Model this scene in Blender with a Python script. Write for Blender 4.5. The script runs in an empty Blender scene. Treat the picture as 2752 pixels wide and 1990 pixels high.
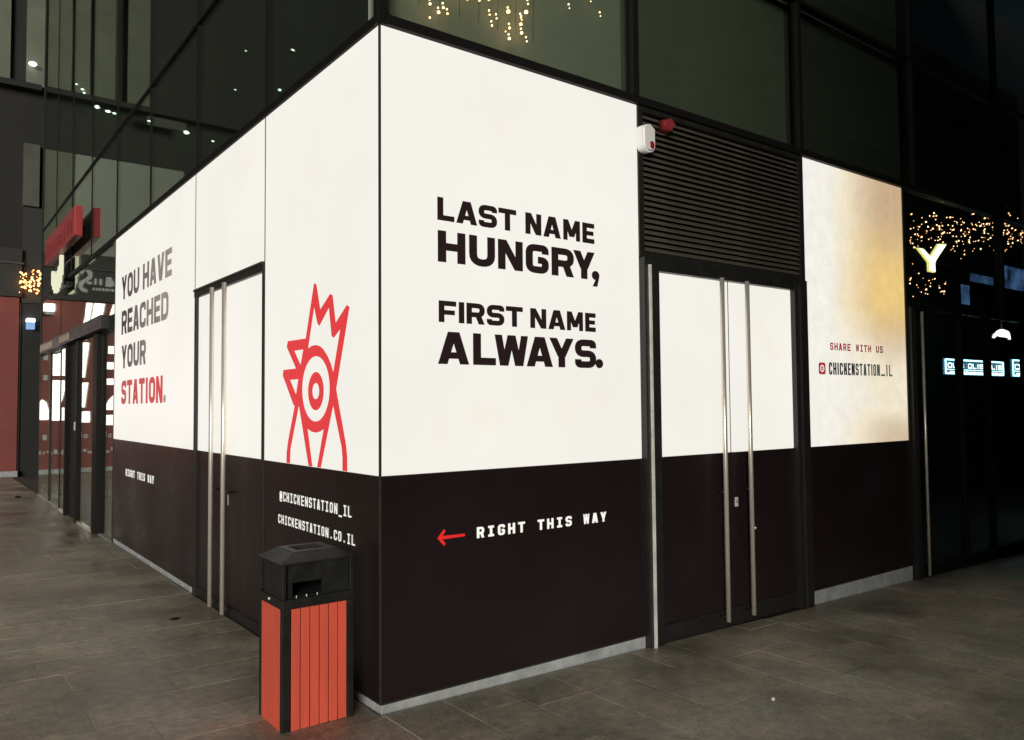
import bpy, bmesh, math, random
from mathutils import Vector, Matrix
random.seed(7)
R = math.radians
scn = bpy.context.scene
col = scn.collection

# ------------------------------------------------------------------ camera, world, light, exposure
cam_d = bpy.data.cameras.new('camera'); cam = bpy.data.objects.new('camera', cam_d); col.objects.link(cam)
scn.camera = cam
cam_d.sensor_fit = 'HORIZONTAL'; cam_d.sensor_width = 36.0
cam_d.lens = 36.0 * 2136.5 / 2752.0
cam_d.clip_start = 0.05; cam_d.clip_end = 600
yaw, pitch, roll = 0.922, 0.0434, -0.0086
fwd = Vector((math.cos(yaw)*math.cos(pitch), math.sin(yaw)*math.cos(pitch), math.sin(pitch)))
rt = fwd.cross(Vector((0, 0, 1))).normalized(); up = rt.cross(fwd)
r2 = rt*math.cos(roll) + up*math.sin(roll); u2 = -rt*math.sin(roll) + up*math.cos(roll)
CAM = Vector((-1.9766, -3.7592, 1.6))
cam.matrix_world = Matrix(((r2.x, u2.x, -fwd.x, CAM.x), (r2.y, u2.y, -fwd.y, CAM.y), (r2.z, u2.z, -fwd.z, CAM.z), (0, 0, 0, 1)))

SUN_EL, SUN_AZ = 10.0, 229.0          # azimuth measured counter-clockwise from +X, where the light comes from
wd = bpy.data.worlds.new('World'); scn.world = wd; wd.use_nodes = True
wn = wd.node_tree.nodes; wl = wd.node_tree.links; wn.clear()
sky = wn.new('ShaderNodeTexSky'); sky.sky_type = 'NISHITA'; sky.sun_disc = False
sky.sun_elevation = R(SUN_EL); sky.sun_rotation = R(90 - SUN_AZ)
bg = wn.new('ShaderNodeBackground'); bg.inputs['Strength'].default_value = 0.0040
wo = wn.new('ShaderNodeOutputWorld'); wl.new(sky.outputs[0], bg.inputs[0]); wl.new(bg.outputs[0], wo.inputs[0])
sl = bpy.data.lights.new('sun', 'SUN'); so = bpy.data.objects.new('sun', sl); col.objects.link(so)
sl.energy = 2.6; sl.angle = R(24); sl.color = (1.0, 0.95, 0.88)
tol = Vector((math.cos(R(SUN_AZ))*math.cos(R(SUN_EL)), math.sin(R(SUN_AZ))*math.cos(R(SUN_EL)), math.sin(R(SUN_EL))))
so.rotation_euler = tol.to_track_quat('Z', 'Y').to_euler()
scn.view_settings.view_transform = 'Standard'; scn.view_settings.look = 'None'
scn.view_settings.exposure = 0.0; scn.view_settings.gamma = 1.0
scn.view_settings.use_curve_mapping = False
scn.render.engine = 'CYCLES'
scn.cycles.max_bounces = 7; scn.cycles.transparent_max_bounces = 16; scn.cycles.glossy_bounces = 5
scn.cycles.sample_clamp_indirect = 4.0

# ------------------------------------------------------------------ materials
def srgb(r, g, b):
    f = lambda c: ((c/255+0.055)/1.055)**2.4 if c > 10 else c/255/12.92
    return (f(r), f(g), f(b), 1)

def newmat(name):
    m = bpy.data.materials.new(name); m.use_nodes = True
    n = m.node_tree.nodes; l = m.node_tree.links
    return m, n, l, n['Principled BSDF']

def mat(name, c, rough=0.5, metal=0.0, spec=0.5, var=0.0, scale=6.0, bump=0.0, bscale=60.0, rvar=0.0, stretch=(1, 1, 1)):
    m, n, l, b = newmat(name)
    b.inputs['Base Color'].default_value = (c[0], c[1], c[2], 1)
    b.inputs['Roughness'].default_value = rough; b.inputs['Metallic'].default_value = metal
    b.inputs['Specular IOR Level'].default_value = spec
    tc = n.new('ShaderNodeTexCoord'); mp = n.new('ShaderNodeMapping'); mp.inputs['Scale'].default_value = stretch
    l.new(tc.outputs['Object'], mp.inputs[0])
    if var or rvar:
        t = n.new('ShaderNodeTexNoise'); t.inputs['Scale'].default_value = scale; t.inputs['Detail'].default_value = 6
        t.inputs['Roughness'].default_value = 0.65
        l.new(mp.outputs[0], t.inputs[0])
        if var:
            mr = n.new('ShaderNodeMapRange'); mr.inputs[1].default_value = 0.25; mr.inputs[2].default_value = 0.75
            mr.inputs[3].default_value = 1-var; mr.inputs[4].default_value = 1+var
            l.new(t.outputs[0], mr.inputs[0])
            mx = n.new('ShaderNodeVectorMath'); mx.operation = 'SCALE'; mx.inputs[0].default_value = c[:3]
            l.new(mr.outputs[0], mx.inputs['Scale']); l.new(mx.outputs[0], b.inputs['Base Color'])
        if rvar:
            mr = n.new('ShaderNodeMapRange'); mr.inputs[1].default_value = 0.3; mr.inputs[2].default_value = 0.7
            mr.inputs[3].default_value = max(0.03, rough-rvar); mr.inputs[4].default_value = min(1, rough+rvar)
            l.new(t.outputs[0], mr.inputs[0]); l.new(mr.outputs[0], b.inputs['Roughness'])
    if bump:
        t2 = n.new('ShaderNodeTexNoise'); t2.inputs['Scale'].default_value = bscale; t2.inputs['Detail'].default_value = 4
        l.new(mp.outputs[0], t2.inputs[0])
        bp = n.new('ShaderNodeBump'); bp.inputs['Strength'].default_value = bump; bp.inputs['Distance'].default_value = 0.01
        l.new(t2.outputs[0], bp.inputs['Height']); l.new(bp.outputs[0], b.inputs['Normal'])
    return m

def glow(name, c, s, base=(0.02, 0.02, 0.02), rough=0.35):
    m, n, l, b = newmat(name)
    b.inputs['Base Color'].default_value = (*base, 1); b.inputs['Roughness'].default_value = rough
    b.inputs['Specular IOR Level'].default_value = 0.2
    b.inputs['Emission Color'].default_value = (c[0], c[1], c[2], 1); b.inputs['Emission Strength'].default_value = s
    m.cycles.emission_sampling = 'NONE'
    return m

WHITE = srgb(245, 242, 233)

def lightbox_mat(name, tint=None):
    """backlit acrylic: even white with a faint unevenness of the tubes behind it"""
    m, n, l, b = newmat(name)
    b.inputs['Base Color'].default_value = (0.01, 0.01, 0.01, 1); b.inputs['Roughness'].default_value = 0.4
    b.inputs['Specular IOR Level'].default_value = 0.2
    tc = n.new('ShaderNodeTexCoord'); t = n.new('ShaderNodeTexNoise'); t.inputs['Scale'].default_value = 0.9
    t.inputs['Detail'].default_value = 2
    l.new(tc.outputs['Object'], t.inputs[0])
    mr = n.new('ShaderNodeMapRange'); mr.inputs[1].default_value = 0.3; mr.inputs[2].default_value = 0.7
    mr.inputs[3].default_value = 0.965; mr.inputs[4].default_value = 1.01
    l.new(t.outputs[0], mr.inputs[0])
    t2 = n.new('ShaderNodeTexNoise'); t2.inputs['Scale'].default_value = 1.7; t2.inputs['Detail'].default_value = 3; l.new(tc.outputs['Object'], t2.inputs[0])
    k = n.new('ShaderNodeMapRange'); k.inputs[1].default_value = .58; k.inputs[2].default_value = .78; k.inputs[3].default_value = 0; k.inputs[4].default_value = .55; l.new(t2.outputs[0], k.inputs[0])
    mx = n.new('ShaderNodeMix'); mx.data_type = 'RGBA'; l.new(k.outputs[0], mx.inputs[0]); mx.inputs[6].default_value = WHITE; mx.inputs[7].default_value = srgb(244, 234, 212)
    l.new(mx.outputs[2], b.inputs['Emission Color'])
    l.new(mr.outputs[0], b.inputs['Emission Strength'])
    return m

def warm_lightbox_mat(x0, x1, z0, z1):
    """the small lightbox: emission colour runs from cream to gold and tan across its film"""
    m, n, l, b = newmat('warm tinted lightbox film')
    b.inputs['Base Color'].default_value = (0.01, 0.01, 0.01, 1); b.inputs['Roughness'].default_value = 0.35
    tc = n.new('ShaderNodeTexCoord'); sp = n.new('ShaderNodeSeparateXYZ'); l.new(tc.outputs['Object'], sp.inputs[0])
    nz = n.new('ShaderNodeTexNoise'); nz.inputs['Scale'].default_value = 1.1; nz.inputs['Detail'].default_value = 7
    l.new(tc.outputs['Object'], nz.inputs[0])
    def mrange(src, a, c, lo, hi, smooth=True):
        k = n.new('ShaderNodeMapRange'); k.interpolation_type = 'SMOOTHSTEP' if smooth else 'LINEAR'
        k.inputs[1].default_value = a; k.inputs[2].default_value = c; k.inputs[3].default_value = lo; k.inputs[4].default_value = hi
        l.new(src, k.inputs[0]); return k.outputs[0]
    def math_(op, a, c):
        k = n.new('ShaderNodeMath'); k.operation = op
        for i, v in enumerate((a, c)):
            if isinstance(v, (int, float)): k.inputs[i].default_value = v
            else: l.new(v, k.inputs[i])
        return k.outputs[0]
    nn = mrange(nz.outputs[0], 0.3, 0.7, -0.07, 0.07, False)
    xx = math_('ADD', sp.outputs[0], nn)
    zz = math_('ADD', sp.outputs[2], nn)
    wx = mrange(xx, x0+0.22, x1-0.25, 0, 1)
    upz = mrange(zz, 1.75, 2.45, 0.35, 1)
    low = mrange(zz, 1.25, 1.8, 0.8, 0.0)
    zsum = math_('MAXIMUM', upz, low)
    amt = math_('MULTIPLY', wx, zsum)
    ramp = n.new('ShaderNodeValToRGB')
    ramp.color_ramp.elements[0].position = 0.0; ramp.color_ramp.elements[0].color = WHITE
    ramp.color_ramp.elements[1].position = 1.0; ramp.color_ramp.elements[1].color = srgb(198, 170, 140)
    e = ramp.color_ramp.elements.new(0.35); e.color = srgb(242, 230, 204)
    l.new(amt, ramp.inputs[0])
    g1 = mrange(zz, 2.0, 2.55, 0, 1); g2 = mrange(zz, 2.65, 3.5, 1, 0.12)
    gold = math_('MULTIPLY', math_('MULTIPLY', g1, g2), mrange(xx, x0+0.3, x1-0.35, 0, 0.9))
    mx = n.new('ShaderNodeMix'); mx.data_type = 'RGBA'
    l.new(gold, mx.inputs[0]); l.new(ramp.outputs[0], mx.inputs[6]); mx.inputs[7].default_value = srgb(240, 206, 128)
    l.new(mx.outputs[2], b.inputs['Emission Color']); 
    fm = n.new('ShaderNodeTexNoise'); fm.inputs['Scale'].default_value = 7; fm.inputs['Detail'].default_value = 8; fm.inputs['Roughness'].default_value = 0.7; l.new(tc.outputs['Object'], fm.inputs[0])
    l.new(mrange(fm.outputs[0], 0.3, 0.7, 0.90, 1.06, False), b.inputs['Emission Strength'])
    return m

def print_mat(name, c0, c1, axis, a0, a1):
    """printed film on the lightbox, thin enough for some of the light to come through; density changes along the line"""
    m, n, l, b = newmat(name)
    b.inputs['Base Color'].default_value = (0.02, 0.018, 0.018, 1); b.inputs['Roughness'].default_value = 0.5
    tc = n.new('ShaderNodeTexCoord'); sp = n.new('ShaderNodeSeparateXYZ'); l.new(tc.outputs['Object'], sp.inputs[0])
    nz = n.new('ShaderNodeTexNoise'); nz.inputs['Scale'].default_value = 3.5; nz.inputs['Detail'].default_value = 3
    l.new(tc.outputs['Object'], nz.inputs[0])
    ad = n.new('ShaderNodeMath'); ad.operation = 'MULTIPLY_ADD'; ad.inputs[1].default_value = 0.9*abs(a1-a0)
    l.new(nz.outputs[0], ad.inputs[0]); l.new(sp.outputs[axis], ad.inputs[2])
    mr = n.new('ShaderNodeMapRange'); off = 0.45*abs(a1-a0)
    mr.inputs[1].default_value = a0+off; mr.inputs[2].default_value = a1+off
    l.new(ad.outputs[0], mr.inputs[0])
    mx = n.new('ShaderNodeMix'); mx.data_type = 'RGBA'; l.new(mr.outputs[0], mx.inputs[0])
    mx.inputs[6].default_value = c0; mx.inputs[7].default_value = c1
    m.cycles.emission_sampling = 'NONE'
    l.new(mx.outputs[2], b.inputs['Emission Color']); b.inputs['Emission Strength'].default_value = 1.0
    return m

def glass_mat(name, tint=(0.55, 0.62, 0.55), ior=1.5, rough=0.0):
    m, n, l, b = newmat(name); n.remove(b)
    out = n['Material Output']
    tr = n.new('ShaderNodeBsdfTransparent'); tr.inputs[0].default_value = (*tint, 1)
    gl = n.new('ShaderNodeBsdfGlossy'); gl.inputs['Roughness'].default_value = rough
    gl.inputs['Color'].default_value = (0.90, 0.95, 0.88, 1)
    fr = n.new('ShaderNodeFresnel'); ge = n.new('ShaderNodeNewGeometry')
    io = n.new('ShaderNodeMix'); io.data_type = 'FLOAT'; l.new(ge.outputs['Backfacing'], io.inputs[0])
    io.inputs[2].default_value = ior; io.inputs[3].default_value = 1/ior; l.new(io.outputs[0], fr.inputs['IOR'])
    mx = n.new('ShaderNodeMixShader')
    l.new(fr.outputs[0], mx.inputs[0]); l.new(tr.outputs[0], mx.inputs[1]); l.new(gl.outputs[0], mx.inputs[2])
    tc = n.new('ShaderNodeTexCoord'); t = n.new('ShaderNodeTexNoise'); t.inputs['Scale'].default_value = 0.8
    l.new(tc.outputs['Object'], t.inputs[0])
    bp = n.new('ShaderNodeBump'); bp.inputs['Strength'].default_value = 0.012; bp.inputs['Distance'].default_value = 0.05
    l.new(t.outputs[0], bp.inputs['Height']); l.new(bp.outputs[0], gl.inputs['Normal'])
    l.new(mx.outputs[0], out.inputs['Surface'])
    return m

def paver_mat():
    m, n, l, b = newmat('dark slate paver')
    tc = n.new('ShaderNodeTexCoord'); oi = n.new('ShaderNodeObjectInfo'); ge = n.new('ShaderNodeNewGeometry')
    sm = n.new('ShaderNodeMath'); sm.operation = 'ADD'; l.new(oi.outputs['Random'], sm.inputs[0]); l.new(ge.outputs['Random Per Island'], sm.inputs[1])
    fr = n.new('ShaderNodeMath'); fr.operation = 'FRACT'; l.new(sm.outputs[0], fr.inputs[0])
    pos = ge.outputs['Position']
    n1 = n.new('ShaderNodeTexNoise'); n1.inputs['Scale'].default_value = 1.1; n1.inputs['Detail'].default_value = 8; n1.inputs['Roughness'].default_value = 0.6
    n2 = n.new('ShaderNodeTexNoise'); n2.inputs['Scale'].default_value = 14; n2.inputs['Detail'].default_value = 8; n2.inputs['Roughness'].default_value = 0.7
    n3 = n.new('ShaderNodeTexNoise'); n3.inputs['Scale'].default_value = 3.3; n3.inputs['Detail'].default_value = 3
    for t in (n1, n2, n3): l.new(pos, t.inputs[0])
    def mr(src, a, c, lo, hi):
        k = n.new('ShaderNodeMapRange'); k.inputs[1].default_value = a; k.inputs[2].default_value = c
        k.inputs[3].default_value = lo; k.inputs[4].default_value = hi; l.new(src, k.inputs[0]); return k.outputs[0]
    def mul(a, c):
        k = n.new('ShaderNodeMath'); k.operation = 'MULTIPLY'; l.new(a, k.inputs[0]); l.new(c, k.inputs[1]); return k.outputs[0]
    n5 = n.new('ShaderNodeTexNoise'); n5.inputs['Scale'].default_value = 55; n5.inputs['Detail'].default_value = 6; n5.inputs['Roughness'].default_value = 0.8; l.new(pos, n5.inputs[0])
    f0 = mul(mul(mr(fr.outputs[0], 0, 1, 0.90, 1.1), mr(n1.outputs[0], 0.32, 0.68, 0.50, 1.5)), mr(n2.outputs[0], 0.3, 0.7, 0.72, 1.28))
    f = mul(f0, mr(n5.outputs[0], 0.3, 0.7, 0.66, 1.34))
    cr = n.new('ShaderNodeValToRGB')
    cr.color_ramp.elements[0].position = 0.35; cr.color_ramp.elements[0].color = (0.370, 0.312, 0.238, 1)
    cr.color_ramp.elements[1].position = 0.65; cr.color_ramp.elements[1].color = (0.325, 0.308, 0.240, 1)
    l.new(n3.outputs[0], cr.inputs[0])
    sc = n.new('ShaderNodeVectorMath'); sc.operation = 'SCALE'; l.new(cr.outputs[0], sc.inputs[0]); l.new(f, sc.inputs['Scale'])
    # pale dried spots and chewing gum
    vo = n.new('ShaderNodeTexVoronoi'); vo.inputs['Scale'].default_value = 2.6; l.new(pos, vo.inputs[0])
    spt = mr(vo.outputs['Distance'], 0.030, 0.055, 0.75, 0.0)
    n4 = n.new('ShaderNodeTexNoise'); n4.inputs['Scale'].default_value = 0.9; l.new(pos, n4.inputs[0])
    spt2 = mul(spt, mr(n4.outputs[0], 0.52, 0.6, 0, 0.8))
    mx = n.new('ShaderNodeMix'); mx.data_type = 'RGBA'; l.new(spt2, mx.inputs[0]); l.new(sc.outputs[0], mx.inputs[6]); mx.inputs[7].default_value = (0.42, 0.39, 0.32, 1)
    l.new(mx.outputs[2], b.inputs['Base Color'])
    l.new(mr(n1.outputs[0], 0.35, 0.65, 0.30, 0.62), b.inputs['Roughness'])
    b.inputs['Specular IOR Level'].default_value = 0.5
    bp = n.new('ShaderNodeBump'); bp.inputs['Strength'].default_value = 0.35; bp.inputs['Distance'].default_value = 0.004
    l.new(n2.outputs[0], bp.inputs['Height']); l.new(bp.outputs[0], b.inputs['Normal'])
    return m

M = {}
M['lightbox'] = lightbox_mat('backlit white acrylic')
M['warmbox'] = warm_lightbox_mat(3.93, 5.59, 1.23, 3.65)
def vinyl_mat():
    m, n, l, b = newmat('black brown vinyl')
    tc = n.new('ShaderNodeTexCoord'); mp = n.new('ShaderNodeMapping'); mp.inputs['Scale'].default_value = (1, 1, 2.2); l.new(tc.outputs['Object'], mp.inputs[0])
    t = n.new('ShaderNodeTexNoise'); t.inputs['Scale'].default_value = 1.3; t.inputs['Detail'].default_value = 5; l.new(tc.outputs['Object'], t.inputs[0])
    r = n.new('ShaderNodeValToRGB'); r.color_ramp.elements[0].position = .3; r.color_ramp.elements[0].color = (0.0155, 0.0105, 0.0098, 1)
    r.color_ramp.elements[1].position = .72; r.color_ramp.elements[1].color = (0.0205, 0.0125, 0.0155, 1); l.new(t.outputs[0], r.inputs[0])
    w = n.new('ShaderNodeTexNoise'); w.inputs['Scale'].default_value = 38; w.inputs['Detail'].default_value = 9; w.inputs['Roughness'].default_value = .75; l.new(mp.outputs[0], w.inputs[0])
    k = n.new('ShaderNodeMapRange'); k.inputs[1].default_value = .66; k.inputs[2].default_value = .78; k.inputs[3].default_value = 0; k.inputs[4].default_value = .16; l.new(w.outputs[0], k.inputs[0])
    mx = n.new('ShaderNodeMix'); mx.data_type = 'RGBA'; l.new(k.outputs[0], mx.inputs[0]); l.new(r.outputs[0], mx.inputs[6]); mx.inputs[7].default_value = (0.12, 0.11, 0.095, 1)
    l.new(mx.outputs[2], b.inputs['Base Color'])
    q = n.new('ShaderNodeMapRange'); q.inputs[1].default_value = .3; q.inputs[2].default_value = .7; q.inputs[3].default_value = .24; q.inputs[4].default_value = .42; l.new(t.outputs[0], q.inputs[0]); l.new(q.outputs[0], b.inputs['Roughness'])
    b.inputs['Specular IOR Level'].default_value = 0.45
    return m
M['black_vinyl'] = vinyl_mat()
M['upper_frame'] = mat('black anodised mullion', (0.0085, 0.008, 0.007), 0.6, spec=0.2, var=0.15, scale=6)
M['frame'] = mat('dark anodised aluminium', (0.034, 0.032, 0.026), 0.42, metal=0.0, spec=0.5, var=0.18, scale=9, rvar=0.1)
M['frame_dark'] = mat('black powder coat', (0.018, 0.018, 0.016), 0.45, var=0.2, scale=8, rvar=0.1)
M['louver'] = mat('louver blade paint', (0.112, 0.100, 0.078), 0.42, var=0.3, scale=5, stretch=(1.2, 1, 4))
M['steel'] = mat('brushed stainless steel', (0.82, 0.76, 0.66), 0.27, metal=0.55, var=0.12, scale=20, stretch=(1, 1, 0.1), rvar=0.06)
M['worn_steel'] = mat('scratched steel edge', (0.85, 0.83, 0.77), 0.35, metal=0.1, var=0.3, scale=16, stretch=(1, 1, 0.5))
M['plinth'] = mat('pale grey painted plinth', (0.40, 0.42, 0.42), 0.6, var=0.34, scale=7, bump=0.2)
M['glass'] = glass_mat('tinted facade glass', (0.80, 0.85, 0.79), 1.6)
M['glass_dark'] = glass_mat('dark tinted glass', (0.82, 0.85, 0.84), 1.45)
M['glass_clear'] = glass_mat('clear entrance glass', (0.92, 0.94, 0.92), 1.55)
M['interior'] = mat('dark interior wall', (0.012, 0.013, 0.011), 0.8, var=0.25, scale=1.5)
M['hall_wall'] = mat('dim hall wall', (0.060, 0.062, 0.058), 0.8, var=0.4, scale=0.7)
M['fade_bright'] = mat('bright step of painted glass fade', (0.33, 0.33, 0.29), 0.9, var=0.10, scale=1.1)  # backing tones step darker per bay, painting the light's fade to the right
M['fade_mid'] = mat('middle step of painted glass fade', (0.158, 0.162, 0.138), 0.9, var=0.22, scale=0.9)
M['fade_dim'] = mat('dim step of painted glass fade', (0.066, 0.069, 0.058), 0.9, var=0.2, scale=0.9)
M['fade_dark'] = mat('dark step of painted glass fade', (0.014, 0.015, 0.013), 0.9, var=0.2, scale=0.9)
M['paver'] = paver_mat()
M['grout'] = mat('sandy grout', (0.52, 0.45, 0.33), 0.9, var=0.75, scale=2.2)
M['ground'] = mat('dusty dark paving', (0.085, 0.078, 0.064), 0.7, var=0.25, scale=1.0)
M['bin_red'] = mat('orange red painted slat', (0.80, 0.125, 0.075), 0.5, spec=0.35, var=0.13, scale=22, bump=0.12, bscale=60, stretch=(1, 1, 0.07))
M['bin_black'] = mat('bin black steel', (0.0145, 0.015, 0.0135), 0.45, var=0.2, scale=10, rvar=0.12)
M['bin_lid'] = mat('bin lid black', (0.0105, 0.0108, 0.0095), 0.5, var=0.3, scale=9, rvar=0.1)
M['bin_top'] = mat('bin lid grey black', (0.042, 0.040, 0.036), 0.5, var=0.25, scale=12)
M['void'] = mat('bin liner black', (0.005, 0.005, 0.005), 0.8)
M['txt_dark'] = glow('dark brown print', srgb(34, 22, 24), 0.5, base=(0.02, 0.012, 0.013))
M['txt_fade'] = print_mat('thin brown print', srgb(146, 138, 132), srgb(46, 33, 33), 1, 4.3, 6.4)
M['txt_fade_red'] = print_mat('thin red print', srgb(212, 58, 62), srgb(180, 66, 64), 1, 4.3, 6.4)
M['logo_red'] = glow('red print on lightbox', srgb(226, 62, 66), 0.93, base=(0.10, 0.008, 0.008))
M['txt_white'] = mat('white vinyl lettering', (0.82, 0.82, 0.78), 0.6)
M['txt_white_b'] = glow('white lettering with emission', srgb(240, 240, 232), 0.8, base=(0.5, 0.5, 0.48))  # letters given emission over the opaque black panels
M['arrow_red'] = glow('red arrow with emission', srgb(230, 48, 44), 0.72, base=(0.3, 0.01, 0.01))  # arrow given emission over the opaque black panel
M['share_red'] = print_mat('dark red print', srgb(160, 40, 52), srgb(96, 62, 56), 0, 4.5, 5.2)
M['share_black'] = print_mat('black print fading', srgb(34, 32, 36), srgb(92, 98, 88), 0, 4.5, 5.4)
M['cam_white'] = mat('white plastic', (0.92, 0.92, 0.90), 0.4)
M['cam_red'] = mat('red translucent lens', (0.36, 0.015, 0.015), 0.2)
M['alarm_red'] = mat('red plastic strobe', (0.24, 0.02, 0.023), 0.5)
M['red_wall'] = mat('dull red cladding', (0.235, 0.060, 0.047), 0.55, var=0.14, scale=1.2)
M['fascia'] = mat('charcoal fascia', (0.032, 0.033, 0.03), 0.6, var=0.15, scale=2)
M['letter_grey'] = mat('pale grey cut letters', (0.55, 0.57, 0.58), 0.5)
M['shop_white'] = glow('lit white shop graphic', (1, 0.95, 0.91), 3.2)
M['clad_grey'] = mat('pale grey green cladding', (0.30, 0.33, 0.285), 0.7, var=0.08, scale=1)
M['clad_mid'] = mat('olive cladding panel', (0.150, 0.165, 0.118), 0.7, var=0.18, scale=1.5)
M['clad_low'] = mat('weathered grey panel', (0.095, 0.10, 0.082), 0.8, var=0.25, scale=2)
M['clad_dark'] = mat('dark tower wall', (0.0145, 0.015, 0.0125), 0.7, var=0.35, scale=1)
M['sign_red'] = mat('crimson sign box', (0.36, 0.022, 0.026), 0.4, var=0.15, scale=3)
M['sign_hand'] = glow('cream lit sign', srgb(238, 236, 205), 0.95)
M['bulb'] = glow('warm fairy bulb', (1.0, 0.56, 0.26), 10.0)
M['bulb_ghost'] = glow('warm ghost image of bulb', (1.0, 0.66, 0.36), 6.0)  # for the ghost reflections of the window bulbs
M['bulb_far'] = glow('warm far bulb', (1.0, 0.40, 0.12), 7.0)
M['bulb_gl'] = glow('amber bulb', (1.0, 0.52, 0.24), 7.0)
M['wire'] = mat('dark cable', (0.02, 0.015, 0.012), 0.6)
M['lamp_white'] = glow('white lamp glass', (1, 0.97, 0.95), 3.5)
M['lamp_blue'] = glow('bluish lamp glass', (0.30, 0.52, 0.85), 0.9)
for k_ in ('lamp_white', 'lamp_blue'): M[k_].cycles.emission_sampling = 'AUTO'
M['lamp_cool'] = glow('cool facade lamp', (0.80, 1.0, 0.85), 4.0)
M['y_yellow'] = glow('yellow lit letter', (1.0, 0.97, 0.74), 3.2)
M['y_side'] = glow('yellow letter side', (1.0, 0.90, 0.22), 1.5)
M['neon'] = glow('cyan white neon', (0.42, 0.82, 1.0), 6.0)
M['neon_back'] = glow('teal sign face', (0.03, 0.20, 0.30), 0.8)
M['neon_text'] = glow('white sign text', (0.85, 1.0, 1.0), 5.0)
M['screen_blue'] = glow('blue screen', (0.10, 0.22, 0.48), 0.9)
_n = M['screen_blue'].node_tree.nodes; _l = M['screen_blue'].node_tree.links
_t = _n.new('ShaderNodeTexNoise'); _t.inputs['Scale'].default_value = 2.6; _c = _n.new('ShaderNodeTexCoord'); _l.new(_c.outputs['Object'], _t.inputs[0])
_r = _n.new('ShaderNodeMapRange'); _r.inputs[1].default_value = 0.35; _r.inputs[2].default_value = 0.7; _r.inputs[3].default_value = 0.05; _r.inputs[4].default_value = 0.8
_l.new(_t.outputs[0], _r.inputs[0]); _l.new(_r.outputs[0], _n['Principled BSDF'].inputs['Emission Strength'])
M['wood'] = mat('pale wooden soffit', (0.42, 0.33, 0.25), 0.6, var=0.2)

# ------------------------------------------------------------------ mesh helpers
class MB:
    def __init__(s): s.bm = bmesh.new()
    def box(s, x0, x1, y0, y1, z0, z1, bev=0.0):
        vs = [s.bm.verts.new(v) for v in ((x0, y0, z0), (x1, y0, z0), (x1, y1, z0), (x0, y1, z0), (x0, y0, z1), (x1, y0, z1), (x1, y1, z1), (x0, y1, z1))]
        fs = [s.bm.faces.new([vs[i] for i in q]) for q in ((3, 2, 1, 0), (4, 5, 6, 7), (0, 1, 5, 4), (1, 2, 6, 5), (2, 3, 7, 6), (3, 0, 4, 7))]
        if bev:
            es = list({e for f in fs for e in f.edges})
            bmesh.ops.bevel(s.bm, geom=es, offset=bev, segments=2, affect='EDGES', profile=0.6)
        return s
    def poly(s, pts):
        s.bm.faces.new([s.bm.verts.new(p) for p in pts]); return s
    def prism(s, pts, vec):
        a = [s.bm.verts.new(p) for p in pts]; v = Vector(vec)
        b = [s.bm.verts.new(Vector(p)+v) for p in pts]
        s.bm.faces.new(a[::-1]); s.bm.faces.new(b)
        k = len(pts)
        for i in range(k): s.bm.faces.new((a[i], a[(i+1) % k], b[(i+1) % k], b[i]))
        return s
    def tube(s, p0, p1, r, seg=16, r1=None):
        p0, p1 = Vector(p0), Vector(p1); d = (p1-p0).normalized(); r1 = r if r1 is None else r1
        q = d.to_track_quat('Z', 'Y')
        A = [s.bm.verts.new(p0+q @ Vector((r*math.cos(2*math.pi*i/seg), r*math.sin(2*math.pi*i/seg), 0))) for i in range(seg)]
        B = [s.bm.verts.new(p1+q @ Vector((r1*math.cos(2*math.pi*i/seg), r1*math.sin(2*math.pi*i/seg), 0))) for i in range(seg)]
        for i in range(seg):
            f = s.bm.faces.new((A[i], A[(i+1) % seg], B[(i+1) % seg], B[i])); f.smooth = True
        s.bm.faces.new(A[::-1]); s.bm.faces.new(B)
        return s
    def path(s, pts, r, seg=6):
        for a, b in zip(pts, pts[1:]): s.tube(a, b, r, seg)
        return s
    def ball(s, c, r, sub=1, sc=(1, 1, 1)):
        g = bmesh.ops.create_icosphere(s.bm, subdivisions=sub, radius=r, matrix=Matrix.Translation(c) @ Matrix.Diagonal((*sc, 1)))
        for v in g['verts']:
            for f in v.link_faces: f.smooth = True
        return s
    def build(s, name, m, parent=None, kind=None):
        me = bpy.data.meshes.new(name); bmesh.ops.recalc_face_normals(s.bm, faces=s.bm.faces[:]) if len(s.bm.faces) else None
        s.bm.to_mesh(me); s.bm.free()
        me.materials.append(M[m] if isinstance(m, str) else m)
        o = bpy.data.objects.new(name, me); col.objects.link(o)
        if parent: attach(o, parent)
        if kind: o['kind'] = kind
        return o

WORLD = {}
def attach(o, parent):
    """meshes are written in world coordinates; the part's offset cancels its parent's base position"""
    o.parent = parent
    base = WORLD.get(parent.name, Vector((0, 0, 0)))
    o.location = -base
    WORLD[o.name] = Vector((0, 0, 0))

def thing(name, label, cat, loc=(0, 0, 0), group=None):
    o = bpy.data.objects.new(name, None); col.objects.link(o); o.location = loc; o.empty_display_size = 0.2
    WORLD[o.name] = Vector(loc)
    o['label'] = label; o['category'] = cat
    if group: o['group'] = group
    return o

def tag(o, label, cat, group=None):
    o['label'] = label; o['category'] = cat
    if group: o['group'] = group
    return o

def bx(name, m, parent, *a, bev=0.0):
    return MB().box(*a, bev=bev).build(name, m, parent)

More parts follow.
